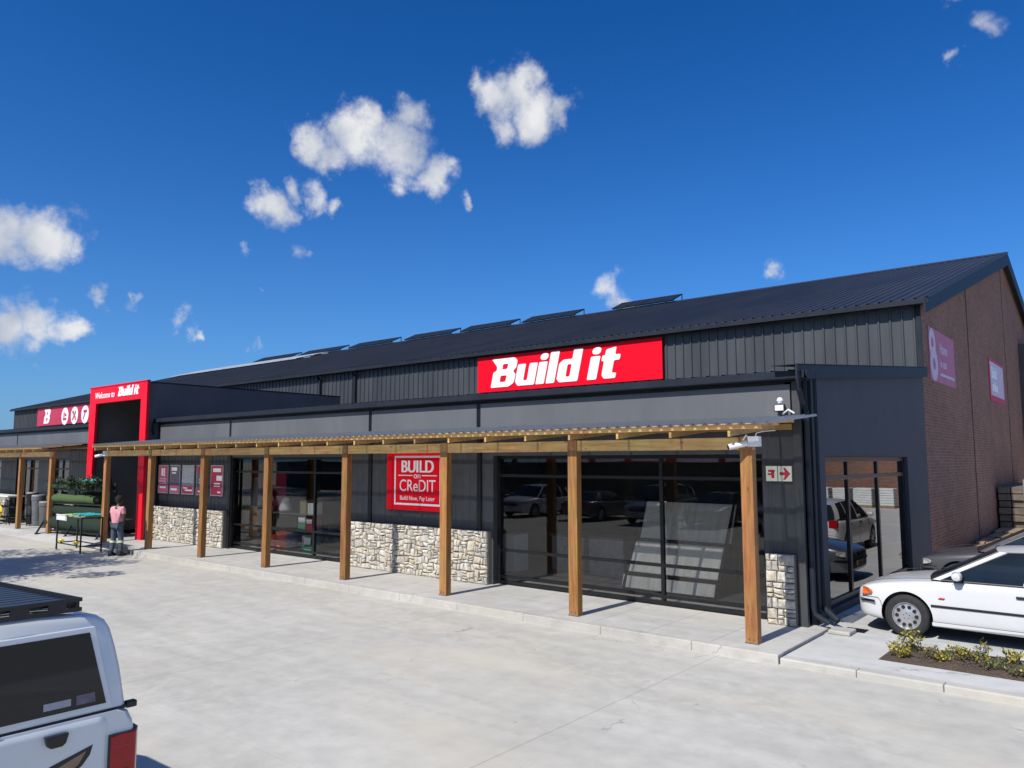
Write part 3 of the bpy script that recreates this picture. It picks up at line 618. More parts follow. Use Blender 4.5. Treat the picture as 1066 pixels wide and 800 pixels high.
# ---- big lettering glyphs
def rnd_poly(p, r=.05):
    out = []; n = len(p)
    for i in range(n):
        a, b, c = Vector(p[i-1]), Vector(p[i]), Vector(p[(i+1) % n]); d1 = (a-b); d2 = (c-b)
        k = min(r, d1.length*.45, d2.length*.45); d1.normalize(); d2.normalize()
        q1 = b+d1*k; q2 = b+d2*k
        for t in (0, .33, .67, 1): out.append(tuple(q1*(1-t)**2+b*2*t*(1-t)+q2*t*t))
    return out
GL = {
 'B': ([[(0,0),(.80,0),(1.0,.12),(1.02,.40),(.88,.53),(1.0,.64),(1.0,.88),(.84,1),(-.16,1),(.14,.72),(.14,.58),(0,.54)], [(.36,.18),(.62,.18),(.64,.40),(.36,.40)], [(.38,.62),(.60,.62),(.62,.80),(.38,.80)]], 1.06),
 'u': ([[(0,.74),(0,.14),(.14,0),(.84,0),(.84,.74),(.50,.74),(.50,.17),(.34,.17),(.34,.74)]], .90),
 'i': ([[(0,0),(.35,0),(.35,.74),(0,.74)], [(.02,.86),(.10,.80),(.26,.80),(.34,.86),(.34,.96),(.26,1.02),(.10,1.02),(.02,.96)]], .42),
 'l': ([[(0,0),(.35,0),(.35,1.05),(0,1.05)]], .42),
 'd': ([[(.12,0),(.84,0),(.84,1.05),(.49,1.05),(.49,.74),(.14,.74),(0,.62),(0,.12)], [(.34,.17),(.50,.17),(.50,.57),(.34,.57)]], .90),
 't': ([[(.10,.74),(0,.74),(0,.56),(.10,.56),(.10,.12),(.22,0),(.62,0),(.62,.17),(.46,.17),(.46,.56),(.66,.56),(.66,.74),(.46,.74),(.46,.98),(.10,.92)]], .70),
 ' ': ([], .30)}
def logo(word, x, z, h, y, parent, shear=.24, wid=1.0, depth=.03, mat='white', face=FACE_F, name='letter'):
    for ch in word:
        loops, adv = GL[ch]
        if loops:
            Ls = [[(p[0]*wid+p[1]*shear, p[1]) for p in rnd_poly(lp, .05)] for lp in loops]
            xf = at(x, y, z, face) @ Matrix.Scale(h, 4)
            shape2d(Ls, xf, mat, parent, name, depth/h)
        x += adv*h*wid
logo('Build it', -28.66, 5.13, .34, 12.145, P, wid=.93)

def panel_sign(name, label, x0, x1, z0, z1, y, mat, th=.05, frame=None):
    t = thing(name, label, 'sign', ((x0+x1)/2, y, z0)); MB().box(x0, x1, y-th, y, z0, z1).build('panel', mat, t, bevel=.004); return t
S = panel_sign('fascia_sign', 'large bright red store sign on the dark cladding above the right of the canopy', -19.85, -11.84, 5.40, 6.76, 21.90, 'red', .06)
logo('Build it', -19.16, 5.55, 1.08, 21.83, S, wid=1.02)
S = panel_sign('fascia_sign', 'long red sign with white tool icons left of the red portal', -65.5, -50.5, 5.45, 6.80, 21.90, 'maroon', .06)
logo('B', -64.1, 5.60, 1.05, 21.83, S, wid=1.0)
for k, xc in enumerate((-60.1, -58.4, -56.6, -54.9)):
    cz = 6.02; m = MB(); m.cyl((xc, 21.835, cz), (0, -1, 0), .62, .02, 28); d = m.build('icon_disc', 'white', S)
    m = MB(); yy = 21.81
    if k == 0: m.box(xc-.3, xc+.3, yy-.01, yy, cz-.28, cz-.12); m.box(xc-.22, xc-.08, yy-.01, yy, cz-.1, cz+.3); m.box(xc+.02, xc+.26, yy-.01, yy, cz, cz+.2)
    elif k == 1: m.bar((xc-.3, yy-.005, cz-.32), (xc+.25, yy-.005, cz+.3), .01, .13); m.bar((xc+.3, yy-.02, cz-.3), (xc-.22, yy-.02, cz+.26), .01, .12); m.box(xc-.36, xc-.1, yy-.012, yy, cz+.18, cz+.34)
    elif k == 2: m.bar((xc-.25, yy-.005, cz-.33), (xc+.1, yy-.005, cz+.2), .01, .12); m.box(xc-.22, xc+.32, yy-.012, yy, cz+.14, cz+.32)
    else: m.box(xc-.3, xc+.3, yy-.01, yy, cz-.06, cz+.06); m.box(xc-.06, xc+.06, yy-.013, yy-.001, cz-.3, cz+.3)
    m.build('icon', 'maroon', d)
# BUILD on CREDIT sign
S = panel_sign('credit_sign', 'red square credit sign with white border hanging on the charcoal wall', -14.50, -12.42, 1.62, 3.02, YW-.03, 'red', .05)
y = YW-.085; m = MB(); a, b, c, d, w = -14.22, -12.62, 1.74, 2.91, .045
m.box(a, b, y, y+.004, c, c+w); m.box(a, b, y, y+.004, d-w, d); m.box(a, a+w, y, y+.004, c+w, d-w); m.box(b-w, b, y, y+.004, c+w, d-w); m.build('border', 'white', S)
MB().box(-14.08, -13.58, y, y+.004, 2.435, 2.455).build('rule', 'white', S); MB().box(-13.26, -12.76, y, y+.004, 2.435, 2.455).build('rule', 'white', S)
xc = (a+b)/2
for q, dx in enumerate((-.014, -.007, 0, .007, .014)): text('BUILD', .41, at(xc+dx, y+.003-.0004*q, 2.52), 'white', S, align='CENTER', width=1.0) if q in (0, 2, 4) else None
text('on', .20, at(xc, y+.003, 2.38), 'white', S, align='CENTER', width=1.2)
text('CReDIT', .40, at(xc, y+.003, 2.07), 'white', S, align='CENTER', width=.92)
text('Build Now, Pay Later', .142, at(xc, y+.003, 1.86), 'white', S, align='CENTER', width=.98)
# gable banners
def gsign(label, y0, y1, z0, z1, mat):
    t = thing('gable_banner', label, 'sign', (XE, (y0+y1)/2, z0)); MB().box(XE, XE+.03, y0, y1, z0, z1).build('panel', mat, t); return t
S = gsign('pink and white banner high on the brick gable nearest the gutter', 22.9, 26.4, 4.95, 6.42, 'pink')
X_ = XE+.033
m = MB(); m.lathe((X_-.002, 23.3, 6.0), [(.16, 0), (.40, 0), (.40, .006), (.16, .006), (.16, 0)], 'X', 24, cap=False); m.lathe((X_-.002, 23.4, 5.42), [(.17, 0), (.47, 0), (.47, .009), (.17, .009), (.17, 0)], 'X', 24, cap=False); m.build('white_emblem', 'pale', S)
text('Home', .42, at(X_, 24.25, 5.82, FACE_S), 'pale', S, bold=.008)
text('is near', .34, at(X_, 24.25, 5.42, FACE_S), 'pale', S, bold=.006)
MB().box(X_-.002, X_+.002, 24.2, 26.2, 5.16, 5.24).build('stripe', 'pale', S)
S = gsign('small pale lilac banner on the brick gable farther from the gutter', 33.1, 36.9, 5.0, 6.62, 'maroon')
MB().box(X_-.001, X_+.004, 33.3, 36.6, 5.22, 6.5).build('printed_face', 'pale', S)
text('Build', .62, at(X_+.006, 33.6, 5.9, FACE_S), 'white', S, bold=.01); text('online', .55, at(X_+.006, 33.6, 5.4, FACE_S), 'white', S, bold=.01)

# posters
def poster(label, x0, x1, spec):
    t = thing('poster', label, 'poster', ((x0+x1)/2, YW-.03, 1.68), 'posters along the charcoal wall'); z0, z1, y = 1.70, 2.66, YW-.055
    MB().box(x0, x1, y, y+.04, z0, z1).build('backing_board', 'postergrey', t)
    m = MB(); e = .03; m.box(x0+e, x1-e, y-.003, y, z0+e, z1-e); m.build('print', spec[0], t)
    m = MB()
    for (a, b, c, d) in spec[1]: m.box(x0+(x1-x0)*a, x0+(x1-x0)*b, y-.006, y-.003, z0+(z1-z0)*c, z0+(z1-z0)*d)
    m.build('printed_lines', 'white', t)
    if len(spec) > 2:
        m = MB()
        for (a, b, c, d) in spec[2]: m.box(x0+(x1-x0)*a, x0+(x1-x0)*b, y-.0055, y-.003, z0+(z1-z0)*c, z0+(z1-z0)*d)
        m.build('printed_block', spec[3], t)
poster('leftmost of five posters, plain pink with thin text lines', -26.4, -25.72, ('posterpink', [(.2,.8,.18,.24),(.15,.85,.34,.37),(.15,.8,.42,.44),(.2,.85,.5,.52),(.3,.5,.62,.88),(.55,.68,.6,.88)]))
poster('second poster from left, dark picture above a pink band', -25.58, -24.9, ('posterdark', [(.12,.75,.12,.19),(.2,.6,.7,.75),(.15,.7,.8,.92)], [(.07,.93,.04,.3)], 'posterpink'))
poster('middle poster with pale grey picture and red base', -24.76, -23.98, ('postergrey', [(.3,.9,.12,.17),(.15,.5,.2,.24)], [(.06,.94,.04,.28)], 'maroon'))
poster('fourth poster partly behind a timber post with dark centre', -23.82, -23.16, ('posterdark', [(.2,.8,.1,.15),(.3,.8,.5,.53),(.3,.8,.4,.43)], [(.06,.94,.04,.22),(.06,.94,.78,.95)], 'maroon'))
poster('rightmost poster near the stone plinth end, dark pink with white boxes', -22.92, -22.2, ('maroon', [(.2,.85,.78,.90),(.5,.95,.5,.66),(.3,.8,.38,.42),(.3,.8,.3,.34),(.6,.85,.1,.15)]))
# fire hose sign
t = thing('fire_sign', 'small cream sign pair with red hose reel symbol and red arrow', 'sign', (-4.76, YW-.03, 2.44))
MB().box(-4.97, -4.78, YW-.045, YW-.02, 2.45, 2.70).build('panel', 'exitsign', t); MB().box(-4.765, -4.54, YW-.045, YW-.02, 2.45, 2.70).build('panel', 'exitsign', t)
y = YW-.048; m = MB(); m.box(-4.93, -4.82, y, y+.004, 2.60, 2.64); m.box(-4.88, -4.83, y, y+.0035, 2.50, 2.61); m.box(-4.94, -4.88, y, y+.003, 2.55, 2.58); m.build('hose_symbol', 'maroon', t)
m = MB(); m.prism([(-4.74, y, 2.55), (-4.65, y, 2.55), (-4.68, y, 2.475), (-4.65, y, 2.475), (-4.56, y, 2.575), (-4.65, y, 2.675), (-4.68, y, 2.675), (-4.65, y, 2.60), (-4.74, y, 2.60)], (0, .004, 0)); m.build('arrow_symbol', 'maroon', t)

# floodlight above canopy
t = thing('floodlight', 'small white floodlight with sensor above the canopy corner', 'light', (-4.62, 12.5, 3.6))
m = MB(); m.box(-4.74, -4.56, 12.52, 12.57, 3.60, 3.72); m.build('lamp_housing', 'black', t, bevel=.008)
MB().box(-4.72, -4.58, 12.512, 12.52, 3.615, 3.705).build('lamp_lens', 'whiteplastic', t)
MB().lathe((-4.64, 12.54, 3.78), [(.0,-.055),(.035,-.045),(.055,0),(.035,.045),(0,.055)], 'Z', 14).build('sensor_dome', 'whiteplastic', t, smooth=True)
MB().tube([(-4.62, 12.60, 3.56), (-4.55, 12.5, 3.58), (-4.48, 12.46, 3.62), (-4.40, 12.5, 3.56)], .016, 8).build('bracket', 'whiteplastic', t, smooth=True)
MB().tube([(-4.64, 12.55, 3.74), (-4.64, 12.62, 3.66), (-4.64, 12.69, 3.6)], .014, 8).build('mounting_arm', 'galv', t)

# CCTV
def cctv(label, loc, ang):
    t = thing('security_camera', label, 'camera', (0,0,0), 'white bullet cameras on the canopy corners')
    MB().box(.0, .17, -.05, .07, -.06, .09).build('junction_box', 'whiteplastic', t, bevel=.01)
    m = MB(); d = Vector((-math.cos(ang), -math.sin(ang), -.22)).normalized(); a = Vector((-.02, -.03, -.01)); m.tube([a, a+d*.27], .045, 14); m.build('camera_body', 'whiteplastic', t, smooth=True)
    MB().tube([a+d*.262, a+d*.285], .036, 14).build('lens', 'black', t)
    MB().tube([(-.01, 0, .08), (-.03, -.01, .11), (-.06, -.02, .06), (-.08, -.03, .03)], .012, 8).build('swivel_arm', 'whiteplastic', t)
    MB().tube([(.1, .0, .08), (.1, .06, .14), (.1, .3, .17), (.1, .8, .2)], .008, 6).build('cable', 'whiteplastic', t)
    t.location = loc; return t
c1 = cctv('white bullet camera on the right end corner of the timber canopy', (-4.56, 11.0, 3.06), R(35))
c2 = dup(c1, (-26.75, 10.98, 3.02), R(0), 'white bullet camera on the left corner of the canopy beside the portal')

# ================================================================ TIMBER CANOPIES
def canopy(label, posts, xa, xb, cut_l, group, sheet_l=None):
    t = thing('timber_canopy', label, 'canopy', (posts[0], 11.12, .13), group)
    for i, x in enumerate(posts):
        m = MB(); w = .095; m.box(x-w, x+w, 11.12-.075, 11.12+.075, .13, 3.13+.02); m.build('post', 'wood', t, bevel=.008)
        m = MB(); m.box(x-w-.004, x+w+.004, 11.04, 11.20, .131, .15); m.cyl((x-.04, 11.04, .2), (0, -1, 0), .012, .008, 8); m.cyl((x+.04, 11.04, .2), (0, -1, 0), .012, .008, 8); m.build('post_shoe', 'steelgrey', t)
        m = MB(); m.cyl((x-.03, 11.045, 3.09), (0, -1, 0), .013, .012, 8); m.cyl((x+.04, 11.045, 3.00), (0, -1, 0), .013, .012, 8); m.build('coach_bolt', 'galv', t)
    # beam sections, joined at the posts, sitting in front of them
    xs = sorted([xa]+[p for p in posts if p != posts[0]]+[xb]); xs = [x for x in xs if xa <= x <= xb]
    for a, b in zip(xs[:-1], xs[1:]):
        if b-a < .05: continue
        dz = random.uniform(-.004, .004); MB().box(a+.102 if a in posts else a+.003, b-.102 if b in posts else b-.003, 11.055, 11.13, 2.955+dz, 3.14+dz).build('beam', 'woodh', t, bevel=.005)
    x = xa+.12; k = 0
    while x < xb-.02:
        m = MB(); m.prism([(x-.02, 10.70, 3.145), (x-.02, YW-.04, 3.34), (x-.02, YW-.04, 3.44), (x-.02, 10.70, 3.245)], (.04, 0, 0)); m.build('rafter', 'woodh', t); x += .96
    xe = xb+(.30 if xb > -10 else 0)
    for y, n in ((10.70, 1), (11.4, 2), (12.1, 3)):
        z = 3.25+(y-10.70)*.1; MB().box(xa-.02, xe-.02*n, y-.022, y+.024, z, z+.06).build('batten', 'woodh', t, bevel=.004)
    m = MB(); x = xa+.02; rg = []
    while x < xe-.2:
        for dx, h in ((0, .0015), (.03, .024), (.085, .024), (.115, .0015)): rg.append([(x+dx, 10.678, 3.3105), (x+dx, 10.708, 3.3105), (x+dx, 10.708, 3.3105+h), (x+dx, 10.678, 3.3105+h)])
        x += .19
    m.loft(rg)
    m.build('ridge_filler', 'woodh', t)
    MB().box(xa, xb, YW-.045, YW-.018, 3.30, 3.40).build('wall_plate', 'woodh', t)
    o = ribbed((sheet_l if sheet_l is not None else xa-.05), xe+.04, 10.62, 3.316, YW-.03, 3.51, pitch=.19, h=.036, name='roof_sheet', mat='sheet', wtop=.03, wbot=.06, parent=t)
    return t
canopy('long timber post canopy with smoky clear roof sheets along the shopfront', POSTX, POSTX[-1]-.12, POSTX[0]+.12, None, 'timber canopies')
LP = [-31.55-3.169*k for k in range(7)]
canopy('timber post canopy left of the red portal', LP, LP[-1]-.12, LP[0]+.14, None, 'timber canopies')
# short dark roof continuation between left canopy and portal
m = MB(); m.prism([(-31.4, 10.9, 3.24), (-31.4, YW, 3.46), (-31.4, YW, 3.50), (-31.4, 10.9, 3.28)], (-.0+.02, 0, 0)); m.build('canopy_end_flashing', 'gutter', B)

# ================================================================ SOLAR ARRAYS ON RIDGE
def ridge_x(px, y0=RY):
    v = ray(px, 350); t = y0/v.y; return v.x*t
ARR = [(270,310),(317,359),(369,413),(427,475),(485,537),(549,604),(643,707)]
AL = ['leftmost', 'second from left', 'third from left', 'middle', 'third from right', 'second from right', 'rightmost and nearest']
for (a, b), lab in zip(ARR, AL):
    xa, xb = ridge_x(a), ridge_x(b); t = thing('solar_array', 'tilted dark solar rack on the roof ridge, %s of the seven' % lab, 'solar panel', ((xa+xb)/2, RY, RZ), 'tilted racks along the ridge')
    ya, yb, za, zb = RY-.6, RY+.5, RZ-.0, RZ+.50
    n = max(3, round((xb-xa)/1.05)); w = (xb-xa)/n
    m = MB()
    for k in range(n): m.prism([(xa+k*w+.02, ya, za), (xa+k*w+.02, yb, zb), (xa+k*w+.02, yb, zb+.04), (xa+k*w+.02, ya, za+.04)], (w-.04, 0, 0))
    m.build('panels', 'solar', t)
    m = MB(); m.bar((xa, yb-.05, zb-.03), (xb, yb-.05, zb-.03), .05); m.bar((xa, ya+.1, za), (xb, ya+.1, za), .05)
    for k in range(n+1): m.bar((xa+k*w, yb-.05, zb-.05), (xa+k*w, yb-.05, RZ-.1), .04); m.bar((xa+k*w, ya, za), (xa+k*w, yb, zb), .04)
    m.build('rack_frame', 'frame', t)
t = thing('flat_solar_strip', 'pale double row of flat panels below the ridge at the far left', 'solar panel', (-60, 36, roofz(36)))
for r, (ya, yb) in enumerate(((34.6, 36.0), (36.2, 37.7))):
    m = MB(); x = -70.6
    while x < -50.5:
        m.prism([(x, ya, roofz(ya)+.12), (x, yb, roofz(yb)+.12), (x, yb, roofz(yb)+.16), (x, ya, roofz(ya)+.16)], (1.0, 0, 0)); x += 1.06
    m.build('panel_row', 'solarpale', t)
    m = MB(); m.bar((-70.6, (ya+yb)/2, roofz((ya+yb)/2)+.08), (-49.6, (ya+yb)/2, roofz((ya+yb)/2)+.08), .06); m.build('rail', 'galv', t)

# ================================================================ SHOP DISPLAYS
t = thing('board_display', 'stepped rack of pale grey boards behind the right shop window', 'display rack', (-7.6, 14.4, .14))
for k, (ya, za, yb, zb, th) in enumerate(((14.62, 1.14, 14.95, 1.90, .05), (14.16, .48, 14.50, 1.08, .07), (14.02, .17, 14.12, .42, .07))):
    x0, x1 = -8.55-.06*k, -6.5-.05*k
    for q in range(2):
        a = x0+(x1-x0)*q/2; MB().prism([(a+.002, ya, za), (a+.002, yb, zb), (a+.002, yb+th, zb), (a+.002, ya+th, za)], ((x1-x0)/2-.004, 0, 0)).build('board', 'board', t, bevel=.004)
m = MB()
for x in (-8.6, -6.55): m.bar((x, 13.98, .16), (x, 15.0, 1.95), .05); m.bar((x, 15.05, .14), (x, 15.0, 1.95), .05); m.bar((x, 13.98, .16), (x, 15.05, .16), .05)
for z, y in ((.15, 14.0), (.44, 14.12), (1.1, 14.55)): m.bar((-8.6, y, z), (-6.55, y, z), .05)
m.build('rack_frame', 'frame', t)
def boxthing(name, label, cat, x0, x1, y0, y1, z0, z1, mat, extra=None, group=None):
    t = thing(name, label, cat, ((x0+x1)/2, (y0+y1)/2, z0), group); MB().box(x0, x1, y0, y1, z0, z1).build('carton', mat, t, bevel=.008)
    m = MB(); xm = (x0+x1)/2; m.box(xm-.03, xm+.03, y0-.003, y1+.003, z1, z1+.003); m.build('tape', 'card', t)
    if extra: MB().box(x0+.02, x1-.02, y0-.004, y0-.001, z0+(z1-z0)*.55, z1-.02).build('label_print', extra, t)
    return t
def shelf(label, x0, x1, y0, y1, zs):
    t = thing('display_shelf', label, 'shelf', ((x0+x1)/2, (y0+y1)/2, .14))
    for z in zs: MB().box(x0, x1, y0, y1, z-.03, z).build('shelf_board', 'steelgrey', t)
    [MB().box(x-.015, x+.015, y-.015, y+.015, .14, zs[-1]).build('upright', 'frame', t) for x in (x0, x1) for y in (y0, y1)]
shelf('grey display shelf of coloured cartons behind the left shop window', -20.95, -18.85, 13.65, 14.15, [.20, .78, 1.22])
boxthing('carton', 'teal and pink printed carton on the bottom shelf', 'box', -19.40, -18.95, 13.66, 14.0, .20, .60, 'teal', 'posterpink')
boxthing('carton', 'green carton on the bottom shelf beside the blue tub', 'box', -19.06+.12, -18.62+.02, 13.4, 13.62, .14, .62, 'green', 'white')
boxthing('carton', 'dark green carton with white top on the middle shelf', 'box', -19.62, -19.26, 13.66, 14.0, .78, 1.14, 'green', 'white')
boxthing('carton', 'maroon carton with white top on the middle shelf', 'box', -19.22, -18.92, 13.66, 14.0, .78, 1.10, 'maroon', 'white')
boxthing('carton', 'olive carton on the top shelf', 'box', -19.58, -19.22, 13.68, 14.0, 1.22, 1.62, 'olive')
boxthing('carton', 'white carton on the top shelf', 'box', -19.19, -18.9, 13.68, 14.0, 1.22, 1.56, 'whiteplastic')
boxthing('carton', 'wide dark teal carton on the middle shelf at its left', 'box', -20.8, -19.7, 13.66, 14.05, .78, 1.14, 'turfdark')
boxthing('carton', 'large brown cardboard box under the grey cone', 'box', -22.5, -21.55, 13.5, 14.1, .42, 1.36, 'card')
boxthing('carton', 'long brown cardboard box on the floor under another box', 'box', -22.6, -21.45, 13.45, 14.15, .14, .42, 'card')
def tub(label, x, z0, r, h, mat):
    t = thing('plastic_tub', label, 'tub', (x, 13.6, z0)); MB().lathe((x, 13.6, z0), [(r*.8, 0), (r*.86, .02), (r, h*.92), (r*1.05, h*.92), (r*1.05, h), (r*.95, h)], 'Z', 22).build('tub_wall', mat, t, smooth=True)
    MB().tube([(x-r, 13.6, z0+h*.85), (x-r*.8, 13.35, z0+h*.5), (x+r*.8, 13.35, z0+h*.5), (x+r, 13.6, z0+h*.85)], .008, 6).build('handle', 'galv', t)
tub('small orange tub on the floor, leftmost', -20.66, .14, .16, .42, 'orangered'); tub('large orange tub standing between a small orange and a blue tub', -20.2, .14, .25, .54, 'orangered'); tub('navy blue tub beside the large orange tub', -19.77, .14, .18, .48, 'navyplastic')
t = thing('cooker_hood', 'grey cone shaped cooker hood standing on cardboard boxes', 'hood', (-22.05, 13.8, 1.36))
MB().lathe((-22.05, 13.8, 1.37), [(.36, 0), (.36, .04), (.13, .72), (.13, .90)], 'Z', 20).build('hood_cone', 'steelgrey', t, smooth=True); MB().cyl((-22.05, 13.8, 1.36), (0, 0, 1), .38, .02).build('rim', 'galv', t)
t = thing('hanging_banner', 'dark red banner hanging inside the left shop window', 'banner', (-22.2, 14.4, .3)); MB().box(-23.3, -21.4, 14.4, 14.42, .3, 2.4).build('cloth', 'maroon', t); MB().tube([(-23.35, 14.41, 2.42), (-21.35, 14.41, 2.42)], .015).build('rail', 'galv', t)
t = thing('plastic_bag', 'crumpled white bag on the shelf corner', 'bag', (-20.6, 13.9, 1.22)); m = MB(); m.lathe((-20.62, 13.9, 1.225), [(.14, 0), (.24, .06), (.2, .2), (.12, .34), (.15, .42)], 'Z', 10); m.build('bag_body', 'bag', t, subsurf=1, smooth=True); MB().tube([(-20.62, 13.76, 1.6), (-20.62, 13.9, 1.68), (-20.62, 14.04, 1.6)], .012).build('tie', 'bag', t)
for i, (x, l) in enumerate(((-17.6, 'left'), (-16.6, 'right'))):
    t = thing('display_stool', 'dark stool on the shop floor behind the glass, the %s one' % l, 'stool', (x, 14.0, .14)); MB().lathe((x, 14, .75), [(.17, 0), (.19, .02), (.19, .05), (.16, .07)], 'Z', 20).build('seat', 'steelgrey', t, smooth=True)
    for k in range(4): a = k*math.pi/2+.5; MB().tube([(x+.1*math.cos(a), 14+.1*math.sin(a), .75), (x+.2*math.cos(a), 14+.2*math.sin(a), .14)], .014).build('leg', 'galv', t)
t = thing('white_cabinet', 'narrow white cabinet near the left edge of the right window', 'cabinet', (-12.0, 14.5, .14)); MB().box(-12.25, -11.85, 14.4, 14.9, .14, 1.02).build('cabinet_body', 'whiteplastic', t, bevel=.006); MB().box(-12.22, -11.88, 14.375, 14.4, .18, .98).build('door', 'whiteplastic', t, bevel=.004)
for x, l in ((-11.0, 'first grey counter right of the white cabinet'), (-9.9, 'second grey counter, nearer the board rack')):
    t = thing('counter', l, 'counter', (x, 15.6, .14)); MB().box(x-.5, x+.45, 15.4, 16.0, .14, .95).build('counter_body', 'postergrey', t); MB().box(x-.53, x+.48, 15.36, 16.04, .951, 1.0).build('counter_top', 'steelgrey', t)
t = thing('wall_banner', 'long dim red banner high on the back wall inside the shop', 'banner', (-10.5, 17.95, 2.7)); MB().box(-14, -7.5, 17.93, 17.97, 2.75, 3.1).build('banner_face', 'maroon', t); MB().box(-14.03, -7.47, 17.92, 17.975, 3.101, 3.13).build('rail', 'galv', t)

# ================================================================ VEHICLES
def curve_pt(lo, hi, t, bulge):
    p = lo.lerp(hi, t); p.y += bulge*math.sin(math.pi*t); return p
def make_car(name, label, cat, S, paint, group=None):
    """nose at x=0 pointing -X, centred on y=0, wheels on z=0"""
    root = thing(name, label, cat, (0, 0, 0), group)
    m = MB(); rings = []
    for (x, hw, zb, zsh, zt) in S['st']:
        half = [(0, zb), (hw*.86, zb), (hw*.965, zb+.035), (hw*.99, zb+.14), (hw, (zb+zsh)/2+.03), (hw*.992, zsh-.10), (hw*.965, zsh-.015), (hw*.90, zsh+(zt-zsh)*.45), (hw*.6, zt-.008), (0, zt)]
        rings.append([(x, a, b) for a, b in half]+[(x, -a, b) for a, b in half[1:-1]][::-1])
    m.loft(rings); o = m.build('tmp', paint, smooth=True, angle=180)
    md = o.modifiers.new('s', 'SUBSURF'); md.levels = md.render_levels = 2
    cut = MB(); WR = S['wr']; HW = S['hw']
    for wx in S['wx']:
        for s in (1, -1): cut.cyl((wx, s*(HW-.24), S.get('wz', WR)+.0), (0, s, 0), WR+S.get('gap', .055), .5, 40)
    c = cut.build('tmpc', 'black'); bo = o.modifiers.new('b', 'BOOLEAN'); bo.object = c; bo.operation = 'DIFFERENCE'; bo.solver = 'EXACT'
    me = to_mesh(o, name+'_body'); bpy.data.objects.remove(o); bpy.data.objects.remove(c)
    me.materials.clear(); me.materials.append(MT[paint]); me.materials.append(MT['black'])
    AR = WR+S.get('gap', .055)
    for p in me.polygons:
        cx, cy, cz = p.center; p.material_index = 0
        if abs(p.normal.z) > .9 and p.normal.z < 0 and cz < .4: p.material_index = 1
        for wx in S['wx']:
            dd_ = math.hypot(cx-wx, cz-WR)
            if dd_ < AR+.004 and (abs(cy) < HW-.1 or (dd_ > .05 and (-(cx-wx)*p.normal.x-(cz-WR)*p.normal.z)/dd_ > .6)): p.material_index = 1
    me.polygons.foreach_set('use_smooth', [True]*len(me.polygons)); me.set_sharp_from_angle(angle=R(32))
    body = link('body', me, root)
    # glasshouse
    L = [[Vector(p) for p in q] for q in S['cab']]   # list of (belt, rail) with y>0, front to back
    NS = 6; bul = S.get('bulge', .03)
    def line(i, s): lo, hi = L[i]; return [Vector((p.x, p.y*s, p.z)) for p in (curve_pt(lo, hi, k/(NS-1), bul) for k in range(NS))]
    shell = MB(); gl = []
    for s in (1, -1):
        for i in range(len(L)-1):
            A, Bq = line(i, s), line(i+1, s); tgt = shell
            if i in S['glass']: tgt = MB(); gl.append(('side_window', tgt))
            for k in range(NS-1): tgt.add([A[k], Bq[k], Bq[k+1], A[k+1]], [(0, 1, 2, 3)])
    def span(i, dx, dz, nm, tgt=None):
        lo_hi = line(i, 1); g_ = MB() if tgt is None else tgt; n = 8; rows = []
        for p in lo_hi: rows.append([Vector((p.x+dx*(1-(2*j/n-1)**2), p.y*(1-2*j/n), p.z+dz*(1-(2*j/n-1)**2))) for j in range(n+1)])
        g_.loft(rows, cap=False, closed=False); return g_
    gl.append(('windscreen', span(0, -.10, .015, 'w'))); gl.append(('rear_window', span(len(L)-1, .09, .012, 'r')))
    rows = []
    for i in range(len(L)):
        e = line(i, 1)[-1]; n = 8; dx = -.10 if i == 0 else (.09 if i == len(L)-1 else 0)
        rows.append([Vector((e.x+dx*(1-(2*j/n-1)**2), e.y*(1-2*j/n), e.z+(.05 if 0 < i < len(L)-1 else .02)*(1-(2*j/n-1)**2))) for j in range(n+1)])
    shell.loft(rows, cap=False, closed=False)
    bmv = shell.build('cabin', paint, root, smooth=True, angle=40)
    for nm, g_ in gl: g_.build(nm, 'carglass', root, smooth=True, angle=60)
    for s in (1, -1):
        sl = MB(); ends = [i for i in range(len(L)) if i in S['glass'] or i-1 in S['glass']]
        lo_ = [line(i, s)[0]+Vector((0, s*.004, .004)) for i in range(min(ends), max(ends)+1)]; hi_ = [line(i, s)[-1]+Vector((0, s*.004, -.004)) for i in range(min(ends), max(ends)+1)]
        sl.tube(lo_, .011, 6); sl.tube(hi_, .010, 6); sl.tube(line(min(ends), s), .010, 6); sl.tube(line(max(ends), s), .010, 6); sl.build('window_seal', 'black', root)
    ws_ = MB(); e0 = line(0, 1); path = [p+Vector((-.004, .002, .002)) for p in e0[::-1]]
    for j_ in range(1, 8): path.append(Vector((e0[0].x-.105*(1-(2*j_/8-1)**2)-.004, e0[0].y*(1-2*j_/8), e0[0].z+.018*(1-(2*j_/8-1)**2))))
    path += [Vector((p.x-.004, -p.y-.002, p.z+.002)) for p in e0]; ws_.tube(path, .009, 6); ws_.build('windscreen_seal', 'black', root)
    # shut lines of the bonnet and front bumper
    for nm_, pts in S.get('lines', []): MB().tube([Vector(p) for p in pts], .0035, 5).build(nm_, 'black', root)
    for s in (1, -1):
        tr = MB()
        for xg, z0, z1 in S['gaps']:
            y = HW-.0; tr.bar((xg, s*(S['side'](xg, z0)+.001), z0), (xg+.02, s*(S['side'](xg, z1)+.001), z1), .006, .006)
        tr.build('door_gap', 'black', root)
        for xh in S['handles']: MB().box(xh, xh+.17, min(s*(HW-.02), s*(HW+.018)), max(s*(HW-.02), s*(HW+.018)), S['hz'], S['hz']+.035).build('door_handle', 'black', root, bevel=.006)
        if S.get('mould'):
            a, b2, z = S['mould']; MB().box(a, b2, min(s*(HW-.03), s*(HW+.012)), max(s*(HW-.03), s*(HW+.012)), z, z+.035).build('side_moulding', 'black', root, bevel=.004)
